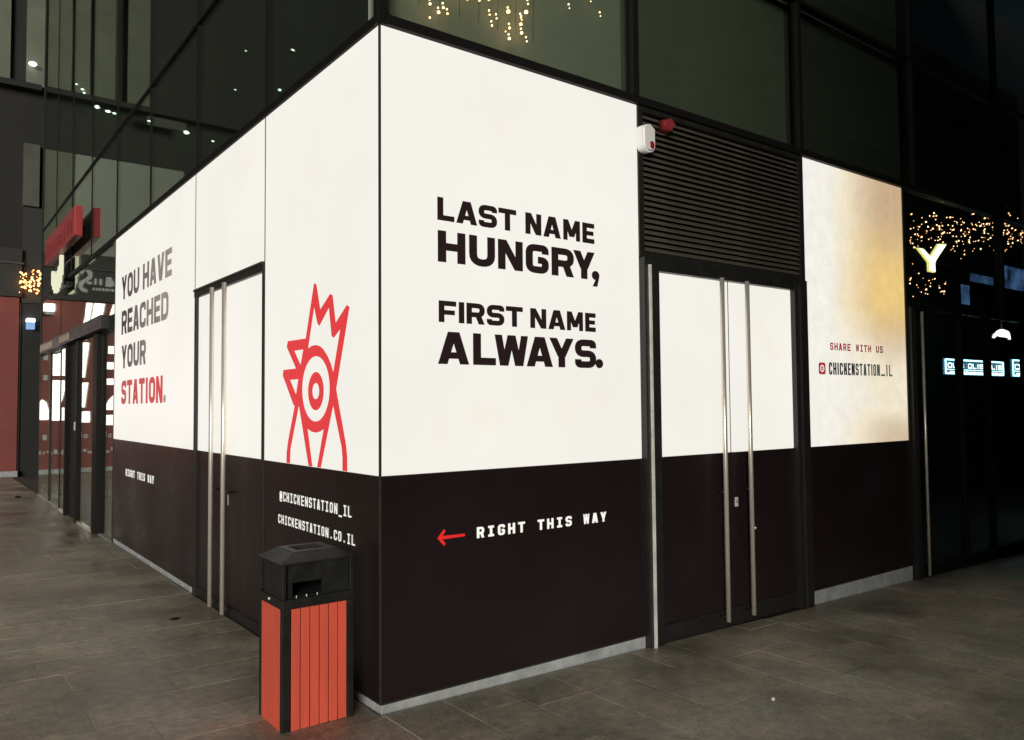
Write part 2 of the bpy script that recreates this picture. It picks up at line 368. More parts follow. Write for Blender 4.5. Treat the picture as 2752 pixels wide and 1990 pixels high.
# ------------------------------------------------------------------ lettering (own block font: stems s, bars b)
def ribbon(path, th, closed=False, rad=0.0):
    P = [Vector(p) for p in path]
    if rad > 0:
        Q = []; k = len(P)
        for i, p in enumerate(P):
            if not closed and i in (0, k-1): Q.append(p); continue
            a, c = P[(i-1) % k], P[(i+1) % k]
            da, dc = (a-p), (c-p); r = min(rad, da.length*0.499, dc.length*0.499)
            da.normalize(); dc.normalize()
            s0, s1 = p+da*r, p+dc*r
            for j in range(6):
                t = j/5; Q.append(s0*(1-t)**2 + p*2*t*(1-t) + s1*t*t)
        P = Q
    k = len(P); L_, R_ = [], []
    for i, p in enumerate(P):
        if closed: a, c = P[i-1], P[(i+1) % k]
        else: a = P[i-1] if i else None; c = P[i+1] if i < k-1 else None
        n1 = (p-a).normalized() if a is not None and (p-a).length > 1e-9 else None
        n2 = (c-p).normalized() if c is not None and (c-p).length > 1e-9 else None
        if n1 is None: n1 = n2
        if n2 is None: n2 = n1
        t = (n1+n2); t = t.normalized() if t.length > 1e-6 else n1
        nn = Vector((-t.y, t.x)); sc = 1/max(0.35, nn.dot(Vector((-n1.y, n1.x))))
        L_.append(p+nn*th/2*sc); R_.append(p-nn*th/2*sc)
    out = []
    rng = range(k) if closed else range(k-1)
    for i in rng:
        j = (i+1) % k
        out.append([L_[i], L_[j], R_[j], R_[i]])
    return out

def glyph(ch, w, h, s, b, serif=False):
    """list of strokes; a stroke is a list of polygons lying in one layer"""
    k = b/s                                     # x is squeezed so that one thickness b gives stems s and bars b
    def rb(path, closed=False, rad=0.9):
        polys = ribbon([(x*k, y) for x, y in path], b, closed, rad*b)
        return [[(p.x/k, p.y) for p in q] for q in polys]
    def rc(x0, y0, x1, y1): return [[(x0, y0), (x1, y0), (x1, y1), (x0, y1)]]
    d = s*1.12
    def dg(xb, xt, y0=0, y1=None, ww=None):
        ww = ww or d; y1 = h if y1 is None else y1
        return [[(xb, y0), (xb+ww, y0), (xt+ww, y1), (xt, y1)]]
    H = s/2; B = b/2
    if ch == 'A': return [dg(0, w/2-d*0.62), dg(w-d, w/2-d*0.38), rc(w*0.2, h*0.17, w*0.8, h*0.17+b*0.85)]
    if ch == 'C': return [rb([(w-H, h*0.66), (w-H, h-B), (H, h-B), (H, B), (w-H, B), (w-H, h*0.34)])]
    if ch == 'D': return [rb([(0, B), (w-H, B), (w-H, h-B), (0, h-B)], rad=1.1), rc(0, 0, s, h)]
    if ch == 'E': return [[p for q in (rc(0, 0, s, h), rc(s, 0, w, b), rc(s, h-b, w, h), rc(s, (h-b*0.92)/2, w*0.93, (h+b*0.92)/2)) for p in q]]
    if ch == 'F': return [[p for q in (rc(0, 0, s, h), rc(s, h-b, w, h), rc(s, h*0.5-b*0.62, w*0.92, h*0.5+b*0.3)) for p in q]]
    if ch == 'G': return [rb([(w-H, h*0.68), (w-H, h-B), (H, h-B), (H, B), (w-H, B), (w-H, h*0.46), (w*0.52, h*0.46)], rad=0.8)]
    if ch == 'H': return [[p for q in (rc(0, 0, s, h), rc(w-s, 0, w, h), rc(s, (h-b)/2, w-s, (h+b)/2)) for p in q]]
    if ch == 'I':
        if serif: return [[p for q in (rc((w-s)/2, b, (w+s)/2, h-b), rc(w*0.1, 0, w*0.9, b), rc(w*0.1, h-b, w*0.9, h)) for p in q]]
        return [rc((w-s)/2, 0, (w+s)/2, h)]
    if ch == 'K': return [rc(0, 0, s, h), dg(s*0.9, w-d, h*0.35, h), dg(w-d, s*1.1, 0, h*0.62)]
    if ch == 'L': return [[p for q in (rc(0, 0, s, h), rc(s, 0, w, b)) for p in q]]
    if ch == 'M': return [rc(0, 0, s*0.9, h), rc(w-s*0.9, 0, w, h), dg(w/2-d*0.45, 0.0, h*0.18, h, d*0.95), dg(w/2-d*0.5, w-d*0.95, h*0.18, h, d*0.95)]
    if ch == 'N':
        e = d*(0.8 if serif else 1.0)
        return [rc(0, 0, s, h), rc(w-s, 0, w, h), dg(w-e, 0, ww=e)]
    if ch == 'O': return [rb([(H, B), (w-H, B), (w-H, h-B), (H, h-B)], True, 1.1)]
    if ch == 'P': return [rb([(0, h-B), (w-H, h-B), (w-H, h*0.45), (0, h*0.45)]), rc(0, 0, s, h)]
    if ch == 'R': return [rb([(0, h-B), (w-H, h-B), (w-H, h*0.45), (0, h*0.45)], rad=0.85), rc(0, 0, s, h), dg(w-d*1.02, w*0.45, 0, h*0.45)]
    if ch == 'S': return [rb([(w-H, h*0.70), (w-H, h-B), (H, h-B), (H, h*0.5), (w-H, h*0.5), (w-H, B), (H, B), (H, h*0.30)], rad=0.85)]
    if ch == 'T': return [[p for q in (rc(0, h-b, w, h), rc((w-s)/2, 0, (w+s)/2, h-b)) for p in q]]
    if ch == 'U': return [rb([(H, h), (H, B), (w-H, B), (w-H, h)], rad=1.2)]
    if ch == 'V': return [dg(w/2-d*0.62, 0), dg(w/2-d*0.38, w-d)]
    if ch == 'W':
        e = d*(0.62 if serif else 0.86)
        return [dg(w*0.27-e*0.55, 0, ww=e), dg(w*0.27-e*0.4, w/2-e*0.55, ww=e), dg(w*0.73-e*0.6, w/2-e*0.45, ww=e), dg(w*0.73-e*0.45, w-e, ww=e)]
    if ch == 'Y': return [dg(w/2-d*0.5, 0, h*0.36, h), dg(w/2-d*0.5, w-d, h*0.36, h), rc((w-s)/2, 0, (w+s)/2, h*0.42)]
    if ch == '_': return [rc(0, -b*1.1, w, -b*0.1)]
    if ch == '.': return [[[(w/2+0.62*s*math.cos(a*math.pi/6), s*0.55+0.55*s*math.sin(a*math.pi/6)) for a in range(12)]]]
    if ch == ',': return [[[(w/2+0.62*s*math.cos(a*math.pi/6), s*0.55+0.55*s*math.sin(a*math.pi/6)) for a in range(12)]],
                          [[(w/2+0.0*s, s*0.1), (w/2+0.6*s, s*0.45), (w/2+0.25*s, -s*0.75), (w/2-0.5*s, -s*0.75)]]]
    if ch == '@': return [rb([(w-H*0.8, h*0.12), (w*0.75, -B*0.4), (H, -B*0.2), (H, h-B), (w-H, h-B), (w-H, h*0.3), (w*0.66, h*0.25)], rad=0.9), rb([(w*0.38, h*0.27), (w*0.66, h*0.27), (w*0.66, h*0.68), (w*0.38, h*0.68)], True, 0.6)]
    return []

def lay_R(off):  return lambda u, z, k=0: (u, -off-k*0.0002, z)                 # right wall, reading along +X
def lay_L(off):  return lambda u, z, k=0: (-off-k*0.0002, -u, z)                # left wall, reading along -Y (u = -y)

def letters(name, items, m, parent, place):
    """items: (char, u0, z0, w, h, stem, bar, serif)"""
    for (ch, u0, z0, w, h, s, b, sf) in items:
        mb = MB()
        for k, stroke in enumerate(glyph(ch, w, h, s, b, sf)):
            for pl in stroke:
                mb.poly([place(u0+x, z0+y, k) for x, y in pl])
        bmesh.ops.remove_doubles(mb.bm, verts=mb.bm.verts[:], dist=1e-5)
        mb.build(name, m, parent)

def line(text, u0, u1, z0, h, s, b, widths=None, gap=0.18, space=0.6, serif=False):
    W_ = {'I': 0.45, '.': 0.4, ',': 0.4, ' ': space, 'M': 1.15, 'W': 1.3, 'E': 0.9, 'L': 0.88, 'F': 0.9, 'T': 1.0}
    if serif: W_ = {' ': 1.0, '_': 1.0}
    ws = [W_.get(c, 1.0) for c in text]
    tot = sum(ws)+gap*(len(text)-1); k = (u1-u0)/tot; out = []; u = u0
    for c, w in zip(text, ws):
        if c != ' ': out.append((c, u, z0, w*k, h, s, b, serif))
        u += (w+gap)*k
    return out

# ================================================================== GROUND
GX, GY = -0.0149, -0.0015
def gz(x, y): return GX*x + GY*y
g = MB()
S_ = 160
g.poly([(x, y, gz(x, y)-0.012) for x, y in ((-S_, -S_), (S_, -S_), (S_, S_), (-S_, S_))])
ground = g.build('ground', 'ground', kind='structure')
g = MB(); g.poly([(x, y, gz(x, y)-0.0025) for x, y in ((-6, -6.5), (14.5, -6.5), (14.5, -0.005), (-0.005, -0.005), (-0.005, 22), (-6, 22))])
g.build('joint_sand', 'grout', kind='structure')

pave = bpy.data.objects.new('pavement', None); col.objects.link(pave); pave['kind'] = 'structure'
pave.rotation_euler = (math.atan(GY), -math.atan(GX), 0)
GAP = 0.004
def slab_mesh(lx, ly):
    mb = MB(); mb.box(-lx/2+GAP/2, lx/2-GAP/2, -ly/2+GAP/2, ly/2-GAP/2, -0.03, 0.0)
    tops = [e for e in mb.bm.edges if all(abs(v.co.z) < 1e-6 for v in e.verts)]
    bmesh.ops.bevel(mb.bm, geom=tops, offset=0.0012, segments=1, affect='EDGES')
    me = bpy.data.meshes.new('paver'); bmesh.ops.recalc_face_normals(mb.bm, faces=mb.bm.faces[:]); mb.bm.to_mesh(me); mb.bm.free(); me.materials.append(M['paver']); return me
SLAB = {}
tiles = []
rng = random.Random(3)
LEN = (0.48, 0.60, 0.72)
PW = 0.357
for i in range(-17, 64):                                  # rows along X on the left-hand side
    y0 = -0.05 + i*0.352
    if y0 > 22 or y0 < -6: continue
    x = 0.0 if y0 < 0 else 0.0
    xe = -0.012 if -0.2 < y0 < 13.8 else 0.0
    x = xe - rng.choice((0.0, 0.12, 0.24, 0.36))
    if x < xe-0.01: tiles.append(((x+xe)/2, y0+0.176, round(xe-x, 3), 0.352))
    while x > -5.5:
        Lx = rng.choice(LEN); tiles.append((x-Lx/2, y0+0.176, Lx, 0.352)); x -= Lx
for i in range(0, 40):                                    # courses along -Y in front of the right-hand wall
    x0 = 0.012 + i*0.36
    y = -0.012 - rng.choice((0.14, 0.26, 0.38, 0.47))
    tiles.append((x0+0.18, (y-0.012)/2, 0.36, round(-0.012-y, 3)))
    while y > -6:
        Ly = rng.choice(LEN); tiles.append((x0+0.18, y-Ly/2, 0.36, Ly)); y -= Ly
def shown(t):
    P = Vector((t[0], t[1], gz(t[0], t[1]))) - CAM
    d = P.dot(fwd)
    if d < 0.5: return 0
    u, v = 0.776*P.dot(r2)/d, 0.776*P.dot(u2)/d
    if abs(u) > 0.56 or v < -0.42 or v > 0.4: return 0
    if t[0] > -0.2 and t[1] > 0.02: pass
    return t[2]*t[3]/(d**3)
tiles.sort(key=shown, reverse=True)
rest = MB()
for i, (x, y, lx, ly) in enumerate(tiles):
    if i < 300 and shown((x, y, lx, ly)) > 0:
        key = (lx, ly)
        if key not in SLAB: SLAB[key] = slab_mesh(lx, ly)
        o = bpy.data.objects.new('paver', SLAB[key]); col.objects.link(o); o.parent = pave
        o.location = (x, y, rng.uniform(-0.0006, 0.0006)); o.rotation_euler = (rng.gauss(0, 0.0011), rng.gauss(0, 0.0011), 0)
    else:
        a, b = lx/2-GAP/2, ly/2-GAP/2
        rest.box(x-a, x+a, y-b, y+b, -0.03, rng.uniform(-0.001, 0.001))
ro = rest.build('distant_pavers', 'paver', pave, 'stuff'); ro.location = (0, 0, 0)

# ================================================================== CORNER SHOP BUILDING
T, S, K = 3.6475, 1.2299, 0.0545
shop = thing('corner_shop_building', 'dark glass corner building with white backlit hoarding and black base panels', 'building', (0, 0, 0))

def on(parent, name, m, *a, bev=0.0): return bx(name, m, parent, *a, bev=bev)

# --- right wall, y = 0 ; left wall, x = 0
TH = 0.06
lb_R = on(shop, 'lightbox_panel', 'lightbox', 0.006, 1.965, 0.0, TH, S, T)
lb_R['label'] = 'large white lightbox with the black headline on its right wall'
lb_W = on(shop, 'lightbox_panel', 'warmbox', 3.935, 5.589, 0.0, TH, S, T)
lb_W['label'] = 'lightbox tinted gold and tan with a share line'
lb_L1 = on(shop, 'lightbox_panel', 'lightbox', 0.0, TH, 0.006, 1.706, S, T)
lb_L1['label'] = 'white lightbox with the red rooster emblem'
lb_L2 = on(shop, 'lightbox_panel', 'lightbox', 0.0, TH, 1.716, 3.418, 2.625, T)
lb_L2['label'] = 'white lightbox above the left double door'
lb_L3 = on(shop, 'lightbox_panel', 'lightbox', 0.0, TH, 3.428, 6.824, S, T)
lb_L3['label'] = 'white lightbox with four lines of grey and red lettering'
bp_R = on(shop, 'base_panel', 'black_vinyl', 0.006, 1.975, 0.0, TH, K, S-0.002)
bp_W = on(shop, 'base_panel', 'black_vinyl', 3.935, 5.61, 0.0, TH, K, S-0.002)
bp_L1 = on(shop, 'base_panel', 'black_vinyl', 0.0, TH, 0.006, 1.706, K, S-0.002)
bp_L3 = on(shop, 'base_panel', 'black_vinyl', 0.0, TH, 3.428, 6.824, K, S-0.002)
# corner angle and joint strips
on(shop, 'corner_trim', 'frame', -0.006, 0.0055, -0.006, 0.0055, K, T, bev=0.001)
for y in (1.711, 3.423): on(shop, 'joint_strip', 'frame_dark', -0.003, 0.05, y-0.0047, y+0.0047, 2.626, T)
on(shop, 'joint_strip', 'frame', -0.004, 0.05, 1.7062, 1.7158, 0.0, 2.624)
on(shop, 'joint_strip', 'frame', -0.004, 0.05, 3.4182, 3.4278, 0.0, 2.624)
on(shop, 'joint_strip', 'frame', -0.004, TH, 6.8245, 6.850, -0.05, T)
on(shop, 'joint_strip', 'worn_steel', 3.925, 3.9345, -0.006, 0.05, S, T)
# plinths
on(shop, 'plinth', 'plinth', 0.012, 1.99, 0.012, 0.09, -0.2, K-0.012, bev=0.004)
on(shop, 'plinth', 'plinth', 3.93, 5.62, 0.012, 0.09, -0.25, K-0.012, bev=0.004)
on(shop, 'plinth', 'plinth', 0.012, 0.09, 0.0915, 1.72, -0.2, K-0.012, bev=0.004)
on(shop, 'plinth', 'plinth', 0.012, 0.09, 3.42, 6.84, -0.2, K-0.012, bev=0.004)
on(shop, 'base_trim', 'frame', 0.008, 1.985, 0.004, 0.05, K-0.0118, K-0.001)
on(shop, 'base_trim', 'frame', 0.004, 0.05, 0.012, 1.706, K-0.0118, K-0.001)
on(shop, 'base_trim', 'frame', 0.004, 0.05, 3.43, 6.824, K-0.0118, K-0.001)

# --- printed words and emblem
def head(boxes, z0, h, s, b): return [(c, a, z0, e-a, h, s, b, False) for c, a, e in boxes]
it = head([('L', .357, .471), ('A', .483, .628), ('S', .638, .771), ('T', .781, .914), ('N', .983, 1.108), ('A', 1.123, 1.266), ('M', 1.286, 1.428), ('E', 1.448, 1.553)], 2.636, .131, .040, .031)
it += head([('H', .359, .545), ('U', .570, .754), ('N', .775, .961), ('G', .983, 1.165), ('R', 1.187, 1.373), ('Y', 1.367, 1.553), (',', 1.527, 1.592)], 2.401, .178, .056, .043)
it += head([('F', .363, .480), ('I', .495, .536), ('R', .549, .677), ('S', .691, .819), ('T', .830, .957), ('N', 1.014, 1.140), ('A', 1.155, 1.295), ('M', 1.308, 1.444), ('E', 1.462, 1.555)], 2.063, .121, .038, .029)
it += head([('A', .357, .566), ('L', .593, .755), ('W', .746, .995), ('A', .983, 1.190), ('Y', 1.162, 1.362), ('S', 1.372, 1.556), ('.', 1.550, 1.615)], 1.829, .182, .056, .043)
letters('headline_letter', it, 'txt_dark', lb_R, lay_R(0.003))
letters('direction_letter', line('RIGHT THIS WAY', .611, 1.626, .842, .062, .0175, .0130, gap=.44, serif=True), 'txt_white_b', bp_R, lay_R(0.003))
a = MB(); za = .870
pr = lay_R(0.003)
a.poly([pr(.352, za), pr(.366, za-.0095), pr(.529, za-.0075), pr(.529, za+.0075), pr(.366, za+.0095)])
for sg in (1, -1): a.poly([pr(.348, za, 1), pr(.362, za-.012*sg, 1), pr(.402, za+.034*sg, 1), pr(.390, za+.046*sg, 1)])
a.build('arrow', 'arrow_red', bp_R)
L3 = lay_L(0.003)
it = line('YOU HAVE', -6.45, -4.20, 2.862, .275, .085, .060, gap=.12, space=.35)
it += line('REACHED', -6.43, -4.31, 2.455, .275, .085, .060, gap=.12)
it += line('YOUR', -6.41, -5.21, 2.058, .265, .085, .060, gap=.12)
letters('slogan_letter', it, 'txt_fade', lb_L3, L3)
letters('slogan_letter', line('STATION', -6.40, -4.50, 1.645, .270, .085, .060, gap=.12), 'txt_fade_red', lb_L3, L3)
letters('slogan_letter', [('.', -4.475, 1.645, .10, .27, .075, .06, False)], 'txt_fade', lb_L3, L3)
letters('direction_letter', line('RIGHT THIS WAY', -6.11, -4.815, .832, .080, .026, .016, gap=.42, serif=True), 'txt_white_b', bp_L3, L3)
letters('address_letter', line('@CHICKENSTATION_IL', -1.409, -.335, 0.978, .062, .0130, .0100, gap=.42, serif=True), 'txt_white_b', bp_L1, L3)
letters('address_letter', line('CHICKENSTATION.CO.IL', -1.433, -.290, .828, .058, .0125, .0095, gap=.42, serif=True), 'txt_white_b', bp_L1, L3)
letters('share_letter', line('SHARE WITH US', 4.282, 5.157, 2.043, .063, .0165, .013, gap=.30, serif=True), 'share_red', lb_W, lay_R(0.003))
letters('share_letter', line('CHICKENSTATION', 4.257, 5.095, 1.831, .106, .021, .017, gap=.26), 'share_black', lb_W, lay_R(0.003))
letters('share_letter', [('_', 5.11, 1.850, .075, .10, .02, .017, False), ('I', 5.20, 1.831, .04, .106, .021, .017, False), ('L', 5.257, 1.831, .062, .106, .021, .017, False)], 'share_black', lb_W, lay_R(0.003))
# camera icon beside the account name: rounded square, ring, dot
def rr(cx, cz, hw, hh, r):
    return [(cx+sx*(hw-r)+r*math.cos(t), cz+sz*(hh-r)+r*math.sin(t)) for sx, sz, t0 in ((1, 1, 0), (-1, 1, 90), (-1, -1, 180), (1, -1, 270)) for t in [R(t0+j*22.5) for j in range(5)]]
def circ(cx, cz, rx, rz, k=40, a0=0): return [(cx+rx*math.cos(2*math.pi*i/k), cz+rz*math.sin(2*math.pi*i/k)) for i in range(k)]
def ring(mb, place, cx, cz, o, i, k=0, n=48, p=1.0):
    A = circ(cx, cz, *o, n); B = circ(cx, cz, *i, n)
    for j in range(n):
        q = (j+1) % n; mb.poly([place(*A[j], k), place(*A[q], k), place(*B[q], k), place(*B[j], k)])
ic = MB(); ic.poly([pr(u, z) for u, z in rr(4.154, 1.882, .051, .050, .020)]); ic.build('camera_icon', 'share_red', lb_W)
ic = MB(); ring(ic, pr, 4.154, 1.882, (.031, .031), (.019, .019), 3, 24); ic.poly([pr(u, z, 3) for u, z in circ(4.154, 1.882, .006, .006, 12)]); ic.build('camera_icon_ring', 'lightbox', lb_W)

# rooster emblem, drawn on the left wall (u = -y)
PL = lay_L(0.003)
em = MB()
EO = [(0.981, 2.025), (0.854, 2.358), (0.817, 2.345), (0.759, 2.186), (0.619, 2.264), (0.582, 2.25), (0.541, 2.086), (0.393, 2.174), (0.358, 2.159), (0.532, 1.7), (0.516, 1.656), (0.403, 1.384), (0.387, 1.315), (0.385, 1.232), (0.449, 1.232), (0.450, 1.308), (0.461, 1.367), (0.574, 1.602), (0.747, 1.232), (0.802, 1.232), (0.709, 1.463), (0.755, 1.448), (0.823, 1.439), (0.887, 1.444), (0.947, 1.460), (0.872, 1.232), (0.932, 1.232), (1.086, 1.604), (1.222, 1.328), (1.230, 1.232), (1.293, 1.232), (1.290, 1.30), (1.264, 1.380), (1.155, 1.606), (1.173, 1.606), (1.363, 1.806), (1.352, 1.842), (1.137, 1.843), (1.294, 1.99), (1.278, 2.028)]
EH = [[(0.942, 1.959), (0.851, 2.207), (0.803, 2.105), (0.771, 2.086), (0.636, 2.182), (0.598, 2.014), (0.567, 1.998), (0.480, 2.043), (0.574, 1.799), (0.606, 1.85), (0.655, 1.899), (0.715, 1.942), (0.765, 1.963), (0.826, 1.974), (0.89, 1.972)],
      [(1.164, 1.958), (1.02, 1.958), (1.062, 1.863)], [(1.234, 1.773), (1.098, 1.773), (1.135, 1.676)],
      [(0.8285+0.2045*math.cos(t*math.pi/28), 1.706+0.199*math.sin(t*math.pi/28)) for t in range(56)]]
es = []
for lp in [EO]+EH:
    vs = [em.bm.verts.new(PL(-y, z)) for y, z in lp]
    es += [em.bm.edges.new((vs[q], vs[(q+1) % len(vs)])) for q in range(len(vs))]
bmesh.ops.triangle_fill(em.bm, use_beauty=True, use_dissolve=False, edges=es)
ring(em, PL, -.824, 1.692, (.117, .117), (.050, .049), 0, 48)
em.build('rooster_emblem', 'logo_red', lb_L1)

# --- right double door below the louver, x 2.0 .. 3.92
dR = on(shop, 'door_frame', 'frame_dark', 1.985, 2.130, -0.035, 0.07, -0.2, 2.60, bev=0.004)
on(dR, 'jamb_strip', 'worn_steel', 2.020, 2.036, -0.052, -0.036, -0.035, 2.545)
dR2 = on(shop, 'door_frame', 'frame_dark', 3.742, 3.920, -0.030, 0.07, -0.2, 2.60, bev=0.004)
on(dR2, 'jamb_strip', 'frame', 3.800, 3.812, -0.042, -0.031, -0.05, 2.545)
on(shop, 'door_head', 'frame_dark', 2.131, 3.741, -0.030, 0.07, 2.512, 2.600, bev=0.003)
for nm, x0, x1, hx in (('a', 2.134, 2.928, 2.772), ('b', 2.950, 3.739, 3.070)):
    leaf = on(shop, 'door_leaf', 'lightbox', x0, x1, 0.012, 0.05, S, 2.510)
    on(leaf, 'base_panel', 'black_vinyl', x0, x1, 0.012, 0.05, 0.085, S-0.002)
    on(leaf, 'bottom_rail', 'frame_dark', x0, x1, 0.006, 0.052, -0.045, 0.083, bev=0.002)
    h = MB(); h.tube((hx, -0.062, 0.02), (hx, -0.062, 2.518), 0.0175, 20); h.build('handle', 'steel', leaf)
    hb = MB()
    for z in (0.05, 0.95): hb.tube((hx, -0.062, z), (hx, 0.014, z), 0.009, 10)
    hb.build('handle_standoff', 'frame_dark', leaf)
    if nm == 'b':
        on(leaf, 'lock_plate', 'worn_steel', 2.966, 2.998, 0.004, 0.013, 0.822, 0.892, bev=0.002)
        on(leaf, 'keyhole', 'void', 2.978, 2.986, 0.002, 0.005, 0.85, 0.872)
        k = MB(); k.ball((hx+0.03, -0.065, 0.66), 0.014, 2); k.tube((hx, -0.062, 0.66), (hx+0.03, -0.065, 0.66), 0.006, 8); k.build('knob', 'steel', leaf)
on(shop, 'meeting_stile', 'frame_dark', 2.931, 2.9475, 0.020, 0.06, -0.05, 2.511)
on(shop, 'threshold', 'frame', 2.0, 3.9, -0.03, 0.10, -0.2, gz(2.0, 0)-0.018)

# louver above the right door
lv = on(shop, 'louver_panel', 'void', 1.985, 3.924, 0.055, 0.09, 2.601, T)
on(lv, 'louver_frame', 'frame_dark', 1.966, 2.014, -0.012, 0.054, 2.602, T, bev=0.002)
on(lv, 'louver_frame', 'frame_dark', 3.868, 3.924, -0.012, 0.054, 2.602, T, bev=0.002)
on(lv, 'louver_frame', 'frame_dark', 2.015, 3.867, -0.012, 0.054, 3.612, T, bev=0.002)
on(lv, 'louver_frame', 'frame_dark', 2.015, 3.867, -0.012, 0.054, 2.602, 2.640, bev=0.002)
slat_me = None
NS = 24
for i in range(NS):
    z = 2.645 + i*(0.962/NS)
    if slat_me is None:
        sm = MB(); hgt = 0.0392
        prof = [(0.0, -0.008, 0.0), (0.0, -0.010, 0.005), (0.0, 0.030, hgt), (0.0, 0.034, hgt-0.004), (0.0, -0.003, 0.0)]
        sm.prism([(2.016, p[1], p[2]) for p in prof], (1.850, 0, 0)); so_ = sm.build('slat', 'louver', lv); slat_me = so_.data
    else:
        so_ = bpy.data.objects.new('slat', slat_me); col.objects.link(so_); so_.parent = lv
    so_.location = (0, 0, z)

# --- left double door, y 1.716 .. 3.418
on(shop, 'door_head', 'frame_dark', -0.012, 0.06, 1.7165, 3.4175, 2.552, 2.622, bev=0.004)
on(shop, 'door_head', 'frame', -0.020, -0.0125, 1.7165, 3.4175, 2.604, 2.622)
on(shop, 'door_frame', 'frame_dark', -0.006, 0.06, 1.7165, 1.756, -0.1, 2.551, bev=0.003)
on(shop, 'door_frame', 'frame_dark', -0.006, 0.06, 3.360, 3.4175, -0.1, 2.551, bev=0.003)
for nm, y0, y1, hy in (('a', 1.758, 2.562, 2.417), ('b', 2.570, 3.358, 2.727)):
    leaf = on(shop, 'door_leaf', 'lightbox', 0.014, 0.05, y0, y1, S, 2.550)
    on(leaf, 'base_panel', 'black_vinyl', 0.014, 0.05, y0, y1, 0.075, S-0.002)
    on(leaf, 'bottom_rail', 'frame_dark', 0.008, 0.052, y0, y1, -0.02, 0.073, bev=0.002)
    h = MB(); h.tube((-0.062, hy, 0.035), (-0.062, hy, 2.556), 0.0175, 20); h.build('handle', 'steel', leaf)
    hb = MB()
    for z in (0.07, 0.95): hb.tube((-0.062, hy, z), (0.014, hy, z), 0.009, 10)
    hb.build('handle_standoff', 'frame_dark', leaf)
    if nm == 'a': on(leaf, 'lock_plate', 'worn_steel', 0.008, 0.0145, 2.508, 2.530, 0.84, 0.92)

# --- upper storeys: transoms, mullions, panes
ZT = 9.6
XR, YL = 11.70, 13.68
def hbarR(x0, x1, z0, z1, y0=-0.03, y1=0.06, m='upper_frame'): return on(shop, 'transom', m, x0, x1, y0, y1, z0, z1, bev=0.004)
def hbarL(y0, y1, z0, z1, x0=-0.012, x1=0.06, m='upper_frame'): return on(shop, 'transom', m, x0, x1, y0, y1, z0, z1, bev=0.004)
hbarR(0.03, XR, T+0.003, T+0.058); hbarL(0.03, YL, T+0.003, T+0.058, -0.016)
hbarR(0.03, XR, 4.968, 5.002, -0.012); hbarL(0.03, YL, 4.988, 5.014, -0.008)
on(shop, 'corner_post', 'upper_frame', -0.022, 0.030, -0.022, 0.030, T+0.002, ZT, bev=0.004)
xs = [0.0, 1.955, 3.92, 5.85, 7.80, 9.75, XR]
ys = [0.0, 1.711, 3.423, 5.135, 6.845, 8.555, 10.265, 11.975, YL]
for i, x in enumerate(xs[1:]):
    on(shop, 'mullion', 'upper_frame', x-0.026, x+0.026, -0.016, 0.05, T+0.06, 4.967, bev=0.003); on(shop, 'mullion', 'upper_frame', x-0.026, x+0.026, -0.016, 0.05, 5.003, ZT, bev=0.003)
for y in ys[1:]:
    on(shop, 'mullion', 'upper_frame', 0.004, 0.05, y-0.020, y+0.020, T+0.06, 4.987, bev=0.002); on(shop, 'mullion', 'upper_frame', 0.004, 0.05, y-0.020, y+0.020, 5.015, ZT, bev=0.002)
for i in range(len(xs)-1):
    for z0, z1 in ((T+0.05, 4.968), (5.002, ZT)):
        pn = on(shop, 'glass_pane', 'glass', xs[i]+0.02, xs[i+1]-0.02, 0.010, 0.022, z0, z1)
for i in range(len(ys)-1):
    for z0, z1 in ((T+0.05, 4.99), (5.015, ZT)):
        pn = on(shop, 'glass_pane', 'glass', 0.010, 0.022, ys[i]+0.02, ys[i+1]-0.02, z0, z1)
# added backing sheets: glass brightness fading rightwards, painted bay by bay
for i, bm_ in enumerate(('fade_bright', 'fade_mid', 'fade_dim', 'fade_dark', 'fade_dark', 'fade_dark')):
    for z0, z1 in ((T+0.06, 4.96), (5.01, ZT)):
        if i < 3: on(shop, 'fade_backing', bm_, xs[i]+0.002, xs[i+1]-0.002, 0.13, 0.135, z0, z1)
# interior shell, roof and floor of the upper storey
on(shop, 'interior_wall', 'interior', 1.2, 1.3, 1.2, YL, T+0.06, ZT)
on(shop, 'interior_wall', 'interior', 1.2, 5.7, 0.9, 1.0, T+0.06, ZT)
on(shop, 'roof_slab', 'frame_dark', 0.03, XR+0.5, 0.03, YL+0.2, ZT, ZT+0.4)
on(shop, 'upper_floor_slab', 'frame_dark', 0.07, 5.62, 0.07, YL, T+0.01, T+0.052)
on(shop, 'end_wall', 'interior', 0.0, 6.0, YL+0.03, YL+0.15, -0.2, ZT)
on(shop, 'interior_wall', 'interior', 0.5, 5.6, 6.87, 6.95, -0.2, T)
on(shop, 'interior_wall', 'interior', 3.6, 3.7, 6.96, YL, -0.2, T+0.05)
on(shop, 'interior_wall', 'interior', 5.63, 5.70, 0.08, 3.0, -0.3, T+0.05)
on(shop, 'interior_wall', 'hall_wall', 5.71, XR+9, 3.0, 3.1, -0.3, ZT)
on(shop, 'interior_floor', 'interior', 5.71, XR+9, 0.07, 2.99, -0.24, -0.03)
on(shop, 'interior_floor', 'ground', 0.10, 3.6, 6.96, YL, -0.15, -0.012)

